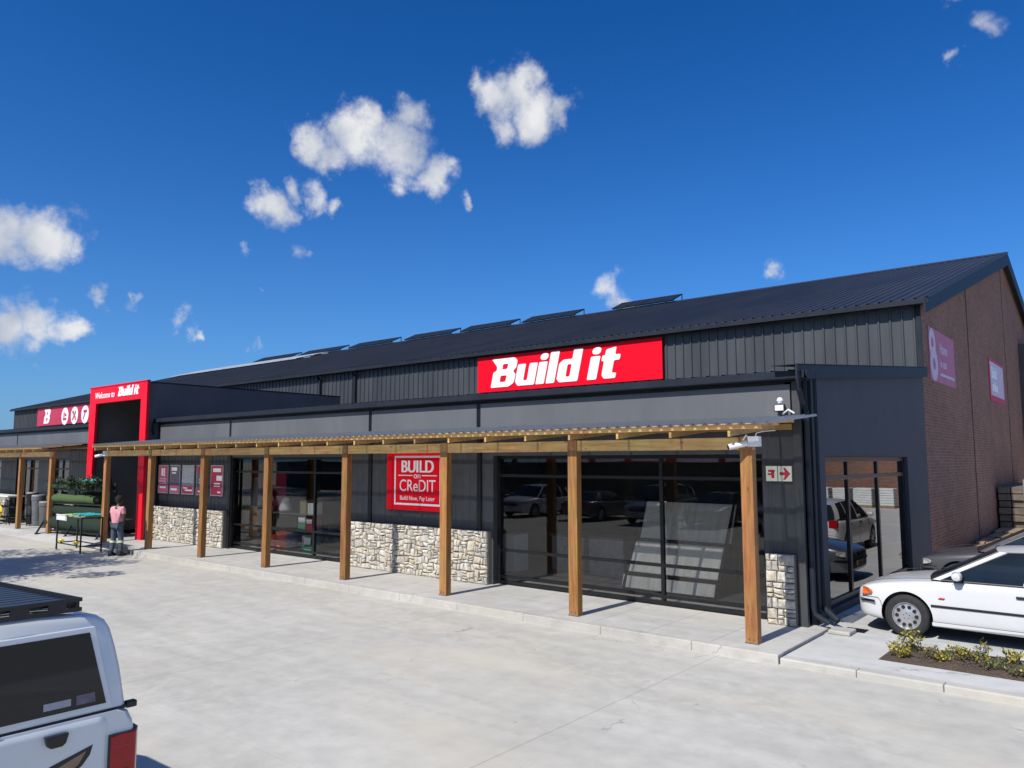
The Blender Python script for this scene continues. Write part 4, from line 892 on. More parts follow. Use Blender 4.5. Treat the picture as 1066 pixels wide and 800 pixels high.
        mx, my, mz = S['mirror']; mm = MB(); mm.lathe((mx, s*my, mz), [(.0, -.09), (.055, -.075), (.075, 0), (.06, .07), (0, .085)], 'Y', 12); mo = mm.build('wing_mirror', paint, root, smooth=True)
        MB().bar((mx+.02, s*(my-.13), mz-.07), (mx+.01, s*(my-.03), mz-.03), .05, .04).build('mirror_arm', 'black', root)
    for nm, mat, bxs in S['bits']:
        for bb in bxs:
            MB().box(*bb).build(nm, mat, root, bevel=.008)
    for nm, mat, polys in S.get('prisms', []):
        for poly, d in polys: MB().prism(poly, d).build(nm, mat, root, bevel=.004)
    for wx in S['wx']:
        for s in (1, -1):
            w = MB(); yo = s*(HW-.115); hw2 = .10
            w.lathe((wx, yo, WR), [(WR*.64, -hw2), (WR*.80, -hw2*1.04), (WR*.92, -hw2), (WR*.985, -hw2*.8), (WR, -hw2*.35), (WR, hw2*.35), (WR*.985, hw2*.8), (WR*.92, hw2), (WR*.80, hw2*1.04), (WR*.64, hw2), (WR*.64, -hw2)], 'Y', 40, cap=False)
            wo = w.build('wheel', 'tyre', root, smooth=True, angle=50)
            r = MB(); Rr = WR*.66; o_ = s*(hw2-.01)
            r.lathe((wx, yo+o_, WR), [(Rr, -s*.06), (Rr, s*.008), (Rr*.93, s*.008), (Rr*.86, -s*.015), (Rr*.45, s*.0), (Rr*.25, s*.012), (.001, s*.012)], 'Y', 40); ro = r.build('rim', 'alloy', wo, smooth=True, angle=40)
            h = MB(); nh = S.get('nh', 10)
            for k in range(nh):
                a = 2*math.pi*k/nh; h.cyl((wx+Rr*.66*math.cos(a), yo+o_-s*.02, WR+Rr*.66*math.sin(a)), (0, s, 0), Rr*.13, .028, 10)
            for k in range(5):
                a = 2*math.pi*k/5+.3; h.cyl((wx+Rr*.2*math.cos(a), yo+o_, WR+Rr*.2*math.sin(a)), (0, s, 0), Rr*.035, .016, 8)
            h.build('rim_opening', 'black', ro)
    return root
# white sedan -----------------------------------------------------
def sedan_spec():
    HW = .87
    st = [(0.00,.52,.30,.60,.63),(0.03,.68,.25,.645,.685),(0.14,.775,.21,.695,.745),(.38,.840,.19,.75,.82),(.78,.865,.185,.80,.88),(1.15,.872,.185,.845,.915),(1.5,.872,.185,.88,.93),(2.2,.872,.185,.89,.93),
          (2.9,.872,.185,.90,.94),(3.5,.872,.185,.915,.965),(3.9,.865,.19,.93,.99),(4.25,.82,.22,.91,.97),(4.40,.76,.26,.84,.90),(4.46,.66,.30,.70,.73)]
    bz = .905
    cab = [((1.13,.775,bz-.005),(2.00,.575,1.355)), ((1.26,.80,bz-.008),(2.12,.59,1.352)), ((2.30,.81,bz),(2.45,.60,1.368)), ((2.37,.81,bz),(2.52,.60,1.368)), ((3.30,.80,bz+.01),(3.13,.585,1.345)), ((3.36,.80,bz+.012),(3.20,.58,1.34)), ((3.58,.785,bz+.03),(3.28,.57,1.33)), ((4.00,.70,bz+.06),(3.30,.565,1.325))]
    side = lambda x, z: HW-.002 if .35 < z < .75 else HW-.035
    bits = [('indicator', 'orange', []), ('number_plate', 'card', [(-.012,.0,-.24,.24,.36,.46)]), ('grille', 'black', [(-.012,.03,-.26,-.04,.56,.66),(-.012,.03,.04,.26,.56,.66)]),
            ('bumper_strip', 'black', [(-.004,.02,-.58,.58,.475,.51)]), ('tail_light', 'redlens', [(4.33,4.44,.52,.80,.70,.82),(4.33,4.44,-.80,-.52,.70,.82)])]
    pr = []
    for s in (1, -1):
        pr.append(('headlight', 'clearlens', [([(.02,s*.36,.575),(.10,s*.66,.575),(.13,s*.66,.685),(.05,s*.36,.665)], (-.02,0,0))]))
        pr.append(('indicator', 'orange', [([(.075,s*.68,.575),(.115,s*.775,.58),(.25,s*.815,.605),(.27,s*.815,.655),(.20,s*.795,.692),(.115,s*.72,.690)], (.012,s*.022,.0))]))
        pr.append(('bumper_strip', 'black', [([(.03,s*.60,.475),(.10,s*.755,.475),(.32,s*.845,.475),(.32,s*.845,.51),(.10,s*.755,.51),(.03,s*.60,.51)], (-.006,s*.02,0))]))
        pr.append(('side_repeater', 'redlens', [([(1.22,s*.868,.625),(1.30,s*.868,.62),(1.32,s*.866,.645),(1.25,s*.866,.65)], (0,s*.012,0))]))
        pr.append(('sill', 'carwhite', [([(1.13,s*.80,.20),(3.08,s*.80,.20),(3.08,s*.885,.225),(3.08,s*.885,.27),(1.13,s*.885,.27),(1.13,s*.885,.225)], (0,0,.012))]))
    lines = []
    for s in (1, -1):
        lines += [('bonnet_gap', [(.18, s*.70, .762), (.42, s*.752, .832), (.78, s*.772, .882), (1.13, s*.785, .912)]), ('bumper_gap', [(.10, s*.745, .545), (.20, s*.790, .548), (.36, s*.832, .55), (.40, s*.838, .50), (.42, s*.842, .42)]),
                  ('sill_line', [(1.14, s*.874, .285), (1.9, s*.876, .285), (3.05, s*.876, .285)])]
    return dict(lines=lines, st=st, hw=HW, wr=.318, gap=.05, wx=(.77, 3.50), cab=cab, glass=(1, 3), side=side, gaps=[(1.40,.26,.86),(2.42,.26,.87),(3.3,.26,.87)], handles=[2.22, 3.15], hz=.74, mould=(1.12, 3.14, .50), mirror=(1.50, .93, .99), bits=bits, prisms=pr)
sed = make_car('parked_car', 'white sedan with orange indicator parked nose in beside the dark side wall', 'car', sedan_spec(), 'carwhite')
sed.location = (-3.78, 14.02, .092); sed.rotation_euler = (0, 0, R(-1.2))
MB().box(.9, 1.2, -.5, .5, .93, .94).build('wiper', 'black', sed) if False else None
w = MB(); w.bar((1.10,-.45,.93),(1.30,.15,1.02),.015,.012); w.bar((1.10,.1,.935),(1.32,.62,1.0),.015,.012); w.build('wiper', 'black', sed)
# hatchback / SUV
def suv_spec(H=1.62, belt=1.0):
    HW = .88
    st = [(0.00,.52,.34,.66,.70),(0.04,.70,.28,.72,.78),(0.2,.80,.23,.80,.87),(.45,.85,.22,.87,.95),(.85,.88,.22,.92,1.01),(1.2,.885,.22,belt-.03,1.04),(2.2,.885,.22,belt-.02,1.03),(3.4,.885,.22,belt,1.03),(4.0,.87,.24,belt+.0,1.04),(4.22,.80,.30,.95,1.0),(4.28,.70,.36,.74,.78)]
    cab = [((1.05,.79,belt),(1.80,.60,H-.08)), ((1.2,.81,belt),(1.92,.61,H-.06)), ((2.2,.83,belt),(2.3,.63,H-.04)), ((2.28,.83,belt),(2.38,.63,H-.04)), ((3.2,.82,belt+.02),(3.15,.62,H-.06)), ((3.28,.82,belt+.02),(3.22,.62,H-.06)), ((3.85,.79,belt+.06),(3.65,.60,H-.09)), ((4.15,.74,belt+.03),(3.9,.57,H-.12))]
    side = lambda x, z: HW
    bits = [('number_plate', 'pale', [(-.02,.0,-.24,.24,.42,.52)]), ('grille', 'black', [(-.01,.05,-.45,.45,.56,.70)]), ('tail_light', 'redlens', [(4.12,4.26,.60,.83,.80,1.02),(4.12,4.26,-.83,-.60,.80,1.02)])]
    pr = [('headlight', 'clearlens', [([(.03,s*.46,.66),(.10,s*.74,.68),(.30,s*.84,.76),(.28,s*.82,.83),(.10,s*.70,.80),(.04,s*.46,.74)], (-.012,s*.02,.0))]) for s in (1, -1)]
    return dict(st=st, hw=HW, wr=.335, gap=.05, wx=(.83, 3.42), cab=cab, glass=(1, 3, 5), side=side, gaps=[(1.3,.3,.95),(2.24,.3,.95),(3.25,.3,.95)], handles=[2.05, 3.0], hz=.86, mirror=(1.45, .97, 1.08), bits=bits, prisms=pr, nh=7)
sp2 = sedan_spec(); sp2['prisms'] = [((a, 'clearlens', c_) if a == 'indicator' else ((a, 'cargrey', c_) if a == 'sill' else (a, b_, c_))) for a, b_, c_ in sp2['prisms']]
dk = make_car('parked_car', 'grey sedan mostly hidden behind the white sedan with its clear headlight showing', 'car', sp2, 'cargrey')
dk.location = (-3.85, 18.6, .09)
wv = make_car('parked_car', 'white hatchback standing in the side lane, seen only as a reflection in the side window', 'car', suv_spec(1.55, .98), 'carwhite')
wv.location = (-1.37, 26.7, .09); wv.rotation_euler = (0, 0, R(-90))
sv = make_car('parked_car', 'silver car parked in the row opposite the shop, reflected in the glass', 'car', suv_spec(1.7, 1.05), 'carsilver')
sv.location = (-11.5, -3.6, 0); sv.rotation_euler = (0, 0, R(-88))
k = 0
for x, y, a, src, lab in ((-14.3, -3.4, -91, dk, 'grey car second in the row opposite the shop, reflected in the glass'), (-17.4, -3.8, -90, sv, 'silver car third in the row opposite the shop, reflected in the glass'), (-20.6, -8.0, 90, dk, 'grey car with its tail to the shop in the opposite row, reflected in the glass'),
                          (-24.5, -3.6, -90, wv, 'white car at the left of the opposite row, reflected in the glass'), (-28.2, -3.3, -90, dk, 'grey car leftmost in the opposite row, reflected in the glass'), (-8.2, -4.2, -89, dk, 'grey car nearest the camera in the opposite row, reflected in the glass')):
    dup(src, (x, y, 0), R(a), lab)

# pickup with canopy and roof rack, bottom left ------------------------
T = thing('pickup_truck', 'pale blue white pickup with canopy and black roof rack, cut off at bottom left', 'pickup', (0, 0, 0))
LT = 5.15
m = MB(); rings = []
def tubring(x, s=1.0, dz=0): 
    h = [(.70*s,.48-dz*0),(.84*s,.52),(.868*s,.66),(.875*s,.86),(.868*s,1.06),(.850*s,1.16),(.815*s,1.225),(.76*s,1.25)]
    return [(x, a, b) for a, b in h]+[(x, -a, b) for a, b in h[::-1]]
for x, s in ((0.05,.80),(.2,.94),(.5,.985),(.9,1),(3.0,1),(5.0,1),(5.08,.995),(5.115,.975),(5.13,.95)): rings.append(tubring(x, s))
for i, rg in enumerate(rings[:4]): rings[i] = [(p[0], p[1], min(p[2], (.85,.98,1.04,1.09)[i])) for p in rg]
m.loft(rings); o = m.build('tmp', 'truckwhite'); cut = MB()
for wx in (.95, 4.0):
    for s in (1, -1): cut.cyl((wx, s*.64, .38), (0, s, 0), .45, .5, 36)
c = cut.build('tmpc', 'black'); bo = o.modifiers.new('b', 'BOOLEAN'); bo.object = c; bo.solver = 'EXACT'
me = to_mesh(o, 'truck_body'); bpy.data.objects.remove(o); bpy.data.objects.remove(c); me.materials.clear(); me.materials.append(MT['truckwhite'])
me.polygons.foreach_set('use_smooth', [True]*len(me.polygons)); me.set_sharp_from_angle(angle=R(38)); tb = link('body', me, T)
# tailgate: a slightly proud pressed panel
m = MB(); xr = 5.131
def rr(hw, z0, z1, r, x, n=5):
    pts = []
    for (cy, cz, a0) in ((hw-r, z1-r, 0), (-hw+r, z1-r, 90), (-hw+r, z0+r, 180), (hw-r, z0+r, 270)):
        for k in range(n+1): a = R(a0+90*k/n); pts.append((x, cy+r*math.cos(a), cz+r*math.sin(a)))
    return pts
m.loft([rr(.665,.50,1.235,.05,5.10), rr(.665,.50,1.235,.05,5.135), rr(.648,.517,1.218,.045,5.145), rr(.63,.535,1.20,.05,5.146)]); tg = m.build('tailgate', 'truckwhite', T, smooth=True, angle=50)
m = MB(); m.loft([rr(.60,.58,.86,.06,5.1465), rr(.59,.59,.85,.06,5.139)]); m.build('pressed_recess', 'truckwhite', tg, smooth=True)
for s in (1, -1):
    m = MB(); yc = s*.372; m.prism([(5.146, yc-.065, 1.200), (5.146, yc+.065, 1.200), (5.146, yc+.05, 1.145), (5.146, yc+.03, 1.130), (5.146, yc-.03, 1.130), (5.146, yc-.05, 1.145)], (.035, 0, 0)); m.build('latch_handle', 'black', tg, bevel=.006)
# tail lights wrap the corners
for s in (1, -1):
    m = MB()
    prof = [(5.150, .69), (5.150, .80), (5.135, .85), (5.09, .880), (4.98, .886), (4.98, .84), (5.05, .69)]
    m.loft([[(x, s*y, z+(.0 if i < 4 else 0)) for i, (x, y) in enumerate(prof)] for z in (.74, .76, .96, 1.085, 1.10)]); tl = m.build('tail_light', 'redlens', T, smooth=True, angle=30, bevel=.006)
    MB().box(5.146, 5.1525, min(s*.70, s*.80), max(s*.70, s*.80), .80, .87).build('reverse_lens', 'clearlens', tl)
    MB().box(5.147, 5.1515, min(s*.695, s*.805), max(s*.695, s*.805), .885, .893).build('lens_divider', 'black', tl); MB().box(5.147, 5.1515, min(s*.695, s*.805), max(s*.695, s*.805), 1.03, 1.036).build('lens_divider', 'maroon', tl)
    m = MB(); m.loft([[(x-.004, s*(y-.008 if i in (0,1,6) else y+.001), z) for i, (x, y) in enumerate(prof)] for z in (.73, 1.108)]); m.build('lamp_seal', 'black', tl)
    MB().box(5.05, 5.10, min(s*.80, s*.865), max(s*.80, s*.865), 1.235, 1.275).build('canopy_clamp', 'black', T, bevel=.006)
# wing shaped sticker
def sticker(s):
    y0 = .02
    base = [(.0,.88),(.12,.93),(.25,.99),(.40,1.035),(.585,1.085),(.57,1.03),(.53,.98),(.46,.935),(.36,.90),(.22,.875),(.10,.855),(0,.85)]
    m = MB(); m.prism([(5.1465, s*y, z) for y, z in base], (.002, 0, 0)); m.build('wing_emblem', 'black', tg)
    def ins(pts, k, x, mat):
        cy = sum(p[0] for p in pts)/len(pts); cz = sum(p[1] for p in pts)/len(pts); MB().prism([(x, s*(cy+(y-cy)*k), cz+(z-cz)*k) for y, z in pts], (.0015, 0, 0)).build('emblem_inlay', mat, tg)
    ins([(.02,.875),(.14,.925),(.27,.975),(.33,.965),(.22,.89),(.1,.865)], .9, 5.1485, 'maroon')
    ins([(.34,.985),(.42,1.02),(.565,1.07),(.52,.995),(.45,.95),(.36,.915)], .86, 5.1485, 'plank')
sticker(1); sticker(-1)
MB().box(-.03, .10, -.50, .50, .55, .78).build('grille', 'black', T, bevel=.01); MB().box(-.10, .12, -.74, .74, .34, .50).build('front_bumper', 'steelgrey', T, bevel=.03)
for s in (1, -1):
    MB().box(.02, .22, min(s*.52, s*.80), max(s*.52, s*.80), .60, .78).build('headlight', 'clearlens', T, bevel=.02)
    MB().box(1.62, 1.76, min(s*.86, s*1.04), max(s*.86, s*1.04), 1.10, 1.27).build('wing_mirror', 'black', T, bevel=.03)
    MB().box(2.55, 2.72, min(s*.86, s*.895), max(s*.86, s*.895), .95, .985).build('door_handle', 'black', T, bevel=.006)
m = MB(); m.box(5.10, 5.30, -.80, .80, .44, .56); m.build('rear_bumper', 'steelgrey', T, bevel=.03)
MB().box(5.301, 5.306, -.25, .25, .455, .545).build('number_plate', 'yellow', T)
# canopy shell
def canring(x, k=1.0, drop=0.0, zb=1.262):
    h = [(.800,zb),(.790,1.34),(.766,1.50),(.735,1.64),(.705,1.745),(.672,1.80),(.620,1.836),(.53,1.856),(.30,1.872),(0,1.878)]
    h = [(a*k, zb+(b-zb)*(1-drop)) for a, b in h]
    return [(x, a, b) for a, b in h]+[(x, -a, b) for a, b in h[:-1][::-1]]
m = MB(); rg = [canring(2.95)]+[canring(x) for x in (3.2, 4.0, 4.9)]
def shear(r, f0, f1): return [(x+f0+(f1-f0)*(z-1.262)/.6, y, z) for x, y, z in r]
rg += [shear(canring(5.0), .06, .0), shear(canring(5.0, .985, .012), .09, .03), shear(canring(5.0, .95, .035), .105, .045)]
m.loft(rg); cs = m.build('canopy_shell', 'truckwhite', T, smooth=True, angle=50)
def rearpt(y, z, off): return (5.0+.105+(.045-.105)*(z-1.262)/.6+off, y, z)
m = MB(); m.prism([rearpt(y, z, .001) for y, z in ((.705,1.275),(.60,1.775),(-.60,1.775),(-.705,1.275))], (.012, 0, 0)); wf = m.build('rear_window', 'truckwhite', T, bevel=.008)
m = MB(); m.prism([rearpt(y, z, .012) for y, z in ((.665,1.305),(.565,1.742),(-.565,1.742),(-.665,1.305))], (.006, 0, 0)); m.build('pane', 'carglass', wf, bevel=.004)
m = MB(); m.prism([rearpt(y, z, .0185) for y, z in ((.31,1.335),(.46,1.335),(.46,1.375),(.31,1.375))], (.001, 0, 0)); m.build('window_sticker', 'postergrey', wf)
m = MB(); m.prism([rearpt(y, z, .0185) for y, z in ((.49,1.33),(.60,1.33),(.595,1.385),(.49,1.385))], (.001, 0, 0)); m.build('window_sticker', 'posterdark', wf)
m = MB(); m.prism([rearpt(y, z, .012) for y, z in ((.05,1.278),(.05,1.30),(-.05,1.30),(-.05,1.278))], (.02, 0, 0)); m.build('window_lock', 'black', wf)
MB().box(2.95, 5.112, -.80, .80, 1.245, 1.263).build('canopy_seal', 'black', T, bevel=.004)
for s in (1, -1): m = MB(); m.prism([(3.2, s*.790, 1.36), (4.85, s*.790, 1.36), (4.85, s*.742, 1.62), (3.35, s*.742, 1.62)], (0, s*.012, .003)); m.build('side_window', 'carglass', T)
# cab
CABL = [((1.25,.80,1.08),(1.95,.62,1.62)), ((1.38,.81,1.08),(2.05,.63,1.64)), ((2.75,.81,1.10),(2.75,.63,1.66)), ((2.93,.81,1.10),(2.90,.63,1.65))]
m = MB(); LL = [[Vector(a) for a in q] for q in CABL]
for s in (1, -1):
    for i in (0, 2): m.add([(p.x, p.y*s, p.z) for p in (LL[i][0], LL[i+1][0], LL[i+1][1], LL[i][1])], [(0,1,2,3)])
m.loft([[(q[1].x, y*q[1].y, q[1].z+.04*(1-y*y)) for y in (1,.5,0,-.5,-1)] for q in LL], cap=False, closed=False); m.add([(2.93,.81,1.1),(2.93,-.81,1.1),(2.90,-.63,1.65),(2.90,.63,1.65)], [(0,1,2,3)])
m.build('cabin', 'truckwhite', T)
for s in (1, -1): MB().add([(p.x, p.y*s, p.z) for p in (LL[1][0], LL[2][0], LL[2][1], LL[1][1])], [(0,1,2,3)]).build('side_window', 'carglass', T)
MB().add([(1.25,.80,1.08),(1.25,-.80,1.08),(1.95,-.62,1.62),(1.95,.62,1.62)], [(0,1,2,3)]).build('windscreen', 'carglass', T)
for wx in (.95, 4.0):
    for s in (1, -1):
        w = MB(); w.lathe((wx, s*.755, .38), [(.22,-.11),(.35,-.11),(.38,-.06),(.38,.06),(.35,.11),(.22,.11),(.22,-.11)], 'Y', 36, cap=False); wo = w.build('wheel', 'tyre', T, smooth=True, angle=50)
        w = MB(); w.lathe((wx, s*.84, .38), [(.23,-s*.03),(.23,s*.01),(.18,-s*.02),(.001,s*.01)], 'Y', 28); w.build('rim', 'alloy', wo, smooth=True)
# roof rack
RK = thing('roof_rack', 'flat black steel roof rack mounted on the pickup canopy', 'rack', (0, 0, 0))
RK.parent = T; del RK['category']; del RK['label']
m = MB(); z0, z1 = 1.885, 1.965; x0, x1, yw = 3.05, 5.10, .50
for s in (1, -1):   # slotted side rails
    y = s*yw; m.box(x0, x1, min(y, y-s*.012), max(y, y-s*.012), z1-.022, z1); m.box(x0, x1, min(y, y-s*.012), max(y, y-s*.012), z0, z0+.022)
    x = x0
    while x < x1: m.box(x, min(x+.09, x1), min(y, y-s*.012), max(y, y-s*.012), z0+.022, z1-.022); x += .16
for x in (x0, x1):
    m.box(x-.012, x, -yw+.012, yw-.012, z1-.022, z1); m.box(x-.012, x, -yw+.012, yw-.012, z0, z0+.024)
    y = -yw+.012
    while y < yw-.02: m.box(x-.012, x, y, min(y+.10, yw-.012), z0+.024, z1-.022); y += .20
m.build('side_rail', 'black', T)
m = MB(); x = x0+.06
while x < x1-.05: m.box(x, x+.09, -yw+.012, yw-.012, z0+.035, z0+.06); x += .115
m.build('rack_deck', 'frame', T)
m = MB()
for x in (3.3, 4.1, 4.85):
    for s in (1, -1): m.box(x-.03, x+.03, min(s*.42, s*.48), max(s*.42, s*.48), 1.845, z0)
m.build('rack_foot', 'black', T)
bpy.data.objects.remove(RK)
def fz(z, x): return (z*1.1478 if z < .9 else .196+.93*z)-(max(0, 5.1-x)*.03 if z > 1.7 else 0)
def walk(o):
    for c_ in o.children:
        for v in c_.data.vertices: v.co = Vector((v.co.x*.93, v.co.y*.93, fz(v.co.z, v.co.x)))
        walk(c_)
walk(T)
T.location = ((-5.05-LT)*.93, 1.51*.93, 0)

# ================================================================ PERSON
def skinned(name, V, Ed, Rd, root, mat, parent, sub=2):
    me = bpy.data.meshes.new(name); me.from_pydata(V, Ed, []); me.update(); o = bpy.data.objects.new(name, me); COL.objects.link(o)
    md = o.modifiers.new('skin', 'SKIN'); md.use_smooth_shade = True
    sv_ = me.skin_vertices[0].data
    for i, r in enumerate(Rd): sv_[i].radius = (r, r) if not isinstance(r, tuple) else r; sv_[i].use_root = (i == root)
    md2 = o.modifiers.new('s', 'SUBSURF'); md2.levels = md2.render_levels = sub
    m2 = to_mesh(o, name); bpy.data.objects.remove(o); m2.materials.clear(); m2.materials.append(MT[mat])
    m2.polygons.foreach_set('use_smooth', [True]*len(m2.polygons)); return link(name, m2, parent)
def person():
    t = thing('person', 'person in pink t-shirt and blue jeans seen from behind beside a steel cart', 'person', (0,0,0))
    # local: x right, y forward (away from camera), z up
    J = dict(pel=(0,0,.93), sp=(0,.01,1.10), ch=(0,.0,1.32), nk=(0,.01,1.46), nk2=(0,.03,1.52), hd=(0,.045,1.60), hd2=(0,.05,1.69),
             hl=(-.09,0,.90), kl=(-.125,.03,.50), al=(-.15,-.02,.10), fl=(-.16,.13,.04), hr=(.09,0,.90), kr=(.11,.05,.50), ar=(.14,.02,.10), fr=(.19,.16,.04),
             sl=(-.17,0,1.38), el=(-.27,.06,1.12), wl=(-.30,.27,1.02), pl=(-.30,.34,1.01), sr=(.17,0,1.38), er=(.25,-.02,1.10), wr=(.22,.22,1.06), pr=(.20,.29,1.07))
    Rd = dict(pel=.115, sp=.10, ch=.115, nk=.055, nk2=.05, hd=.085, hd2=.078, hl=.085, kl=.055, al=.042, fl=.035, hr=.085, kr=.055, ar=.042, fr=.035, sl=.055, el=.04, wl=.028, pl=.03, sr=.055, er=.04, wr=.028, pr=.03)
    E_ = [('pel','sp'),('sp','ch'),('ch','nk'),('nk','nk2'),('nk2','hd'),('hd','hd2'),('pel','hl'),('hl','kl'),('kl','al'),('al','fl'),('pel','hr'),('hr','kr'),('kr','ar'),('ar','fr'),('ch','sl'),('sl','el'),('el','wl'),('wl','pl'),('ch','sr'),('sr','er'),('er','wr'),('wr','pr')]
    def sk(nm, keys, mat, grow=0, over=None, par=None, root='pel', extra=None):
        ks = list(keys); V = [J[k] for k in ks]; rd = [(over or {}).get(k, Rd[k]+grow) for k in ks]; Ed = [(ks.index(a), ks.index(b)) for a, b in E_ if a in ks and b in ks]
        if extra:
            for (src, pts) in extra:
                prev = ks.index(src)
                for p, r in pts: V.append(p); rd.append(r); Ed.append((prev, len(V)-1)); prev = len(V)-1
        return skinned(nm, V, Ed, rd, ks.index(root), mat, par if par is not None else t)
    fing = []
    for h, s in (('pl', -1), ('pr', 1)):
        b = Vector(J[h])
        for k in range(4):
            o_ = (k-1.5)*.020; L = (.065,.078,.072,.056)[k]; fing.append((h, [(tuple(b+Vector((o_, .035, -.006))), .009), (tuple(b+Vector((o_*1.1, .035+L*.6, -.012))), .0085), (tuple(b+Vector((o_*1.1, .035+L, -.038))), .007)]))
        fing.append((h, [(tuple(b+Vector((-s*.036, .0, .004))), .010), (tuple(b+Vector((-s*.052, .035, -.01))), .0085)]))
    body = sk('body', J.keys(), 'skin', extra=fing)
    # face details and ears
    m = MB()
    for s in (1, -1): m.lathe((s*.098, .045, 1.625), [(.0,-.012),(.022,-.008),(.03,0),(.02,.008),(0,.012)], 'X', 10)
    m.lathe((0, .155, 1.61), [(0,-.014),(.014,0),(0,.016)], 'Y', 8); m.build('ears_and_nose', 'skin', body, smooth=True)
    m = MB()
    for s in (1, -1): m.lathe((s*.034, .135, 1.645), [(0,-.008),(.009,0),(0,.008)], 'Y', 8)
    m.build('eyes', 'black', body, smooth=True)
    # hair cap
    m = MB(); m.lathe((0, .035, 1.64), [(.085,-.07),(.105,-.02),(.105,.05),(.085,.105),(.05,.135),(.001,.145)], 'Z', 18); m.build('hair', 'hair', t, smooth=True)
    sk('t_shirt', ['pel','sp','ch','sl','el','sr','er'], 'shirt', .022, {'pel': .125, 'sp': .135, 'ch': .15, 'el': .055, 'er': .055, 'sl': .078, 'sr': .078}, root='sp') if False else None
    J2 = dict(J); J.update(el=(-.225,.03,1.22), er=(.215,-.01,1.20), pel=(0,0,.955)); 
    J.update(nk=(0,.01,1.45)); sk('t_shirt', ['pel','sp','ch','nk','sl','el','sr','er'], 'shirt', 0, {'pel': (.172,.15), 'sp': (.165,.14), 'ch': (.19,.14), 'nk': .085, 'el': .066, 'er': .066, 'sl': .088, 'sr': .088}, root='sp')
    J.update(J2)
    sk('jeans', ['pel','hl','kl','al','hr','kr','ar'], 'jeans', 0, {'pel': (.135,.12), 'hl': .10, 'hr': .10, 'kl': .082, 'kr': .082, 'al': .068, 'ar': .068})
    for a, k in (('al','kl'), ('ar','kr')):
        p, q = Vector(J[a]), Vector(J[k]); m = MB(); c = p.lerp(q, .78); d = (q-p).normalized()
        m.tube([c-d*.03, c+d*.03], [.089, .093], 16); m.build('reflective_band', 'reflect', t, smooth=True, angle=50)
    for a, f in (('al','fl'), ('ar','fr')):
        p, q = Vector(J[a]), Vector(J[f]); hd = Vector((q.x-p.x, q.y-p.y, 0)).normalized()
        m = MB(); base = Vector((p.x, p.y, 0)); sd = Vector((hd.y, -hd.x, 0)); rg = []
        for (u, w, z1_) in ((-.07,.035,.07),(-.055,.05,.17),(.03,.052,.17),(.06,.052,.10),(.13,.055,.075),(.18,.045,.06),(.20,.02,.04)):
            c = base+hd*u; rg.append([c-sd*w, c-sd*w+Vector((0,0,z1_*.8)), c-sd*w*.5+Vector((0,0,z1_)), c+sd*w*.5+Vector((0,0,z1_)), c+sd*w+Vector((0,0,z1_*.8)), c+sd*w])
        m.loft(rg); m.build('boot', 'boot', t, smooth=True, angle=60)
    return t
pp = person(); pp.location = (-23.75, 10.22, .0); pp.rotation_euler = (0, 0, yaw-R(12))

# ================================================================ RACK OF TURF ROLLS, CART, BIN
t = thing('turf_rack', 'tall black steel rack holding rolls of green artificial turf', 'rack', (-29.8, 11.5, .13))
A, Bq = Vector((-31.9, 11.25, .13)), Vector((-27.9, 11.75, .13)); dv = (Bq-A).normalized(); nv = Vector((-dv.y, dv.x, 0))
for i, p in enumerate((A, (A+Bq)/2, Bq)):
    m = MB(); m.bar(p-nv*.02, p-nv*.02+Vector((0,0,2.08)), .05); m.bar(p-nv*.45, p-nv*.02+Vector((0,0,.75)), .05); m.bar(p-nv*.5, p+nv*.35+Vector((0,0,0.0)), .05, .04); m.build('upright', 'frame', t)
for z in (.12, .62, 1.12, 1.62): m = MB(); m.bar(A-nv*.10+Vector((0,0,z)), Bq-nv*.10+Vector((0,0,z)), .05); m.bar(A+nv*.2+Vector((0,0,z)), Bq+nv*.2+Vector((0,0,z)), .05); m.build('cross_rail', 'frame', t)
def roll(label, z, r, mat, n=.05, a=.1, b=.1):
    r_t = thing('turf_roll', label, 'turf roll', tuple((A+Bq)/2+Vector((0,0,z-r)))); p, q = A+dv*a+nv*n+Vector((0,0,z)), Bq-dv*b+nv*n+Vector((0,0,z))
    M_ = MB(); pts = [p.lerp(q, k/12)+Vector((0,0,random.uniform(-.008,.008))) for k in range(13)]; M_.tube(pts, [r*random.uniform(.97,1.03) for _ in pts], 18); M_.build('roll_body', mat, r_t, smooth=True, angle=60)
    M_ = MB(); M_.tube([p-dv*.02, p+dv*.05], r*.35, 12); M_.tube([q-dv*.05, q+dv*.02], r*.35, 12); M_.build('roll_core', 'card', r_t)
roll('lowest large dark green turf roll', .42, .24, 'turfdark', -.02); roll('second dark turf roll above the lowest one', .86, .20, 'turfdark', .05)
m = MB(); m.box(-31.7, -28.1, 11.98, 12.02, .3, 2.0); m.build('back_sheet', 'turfdark', t)
roll('light green turf roll at chest height', 1.30, .15, 'turflight', -.04, .05, .8)
random.seed(21)
for k in range(5):
    r = .09; roll('%s of the narrow dark rolls on the top of the rack' % ['first', 'second', 'third', 'fourth', 'uppermost'][k], 1.74+.07*(k % 2)+(.18 if k == 4 else 0), r, ('turf', 'turfdark', 'turf', 'turfdark', 'turf')[k], -.12+.09*k if k < 4 else 0, random.uniform(0, .3), random.uniform(0, .4))
t = thing('shade_net', 'teal folded net lying on the top turf rolls', 'net', (-29.4, 11.5, 2.0)); m = MB()
p = A+dv*2.3+Vector((0,0,1.98)); m.loft([[p+dv*u+nv*w+Vector((0,0,h)) for w, h in ((-.2,-.10),(-.12,.04),(.05,.07),(.18,.0),(.05,.02),(-.1,-.01))] for u in (0,.2,.5,.8,1.0)]); m.build('folded_net', 'teal', t, smooth=True, subsurf=1)
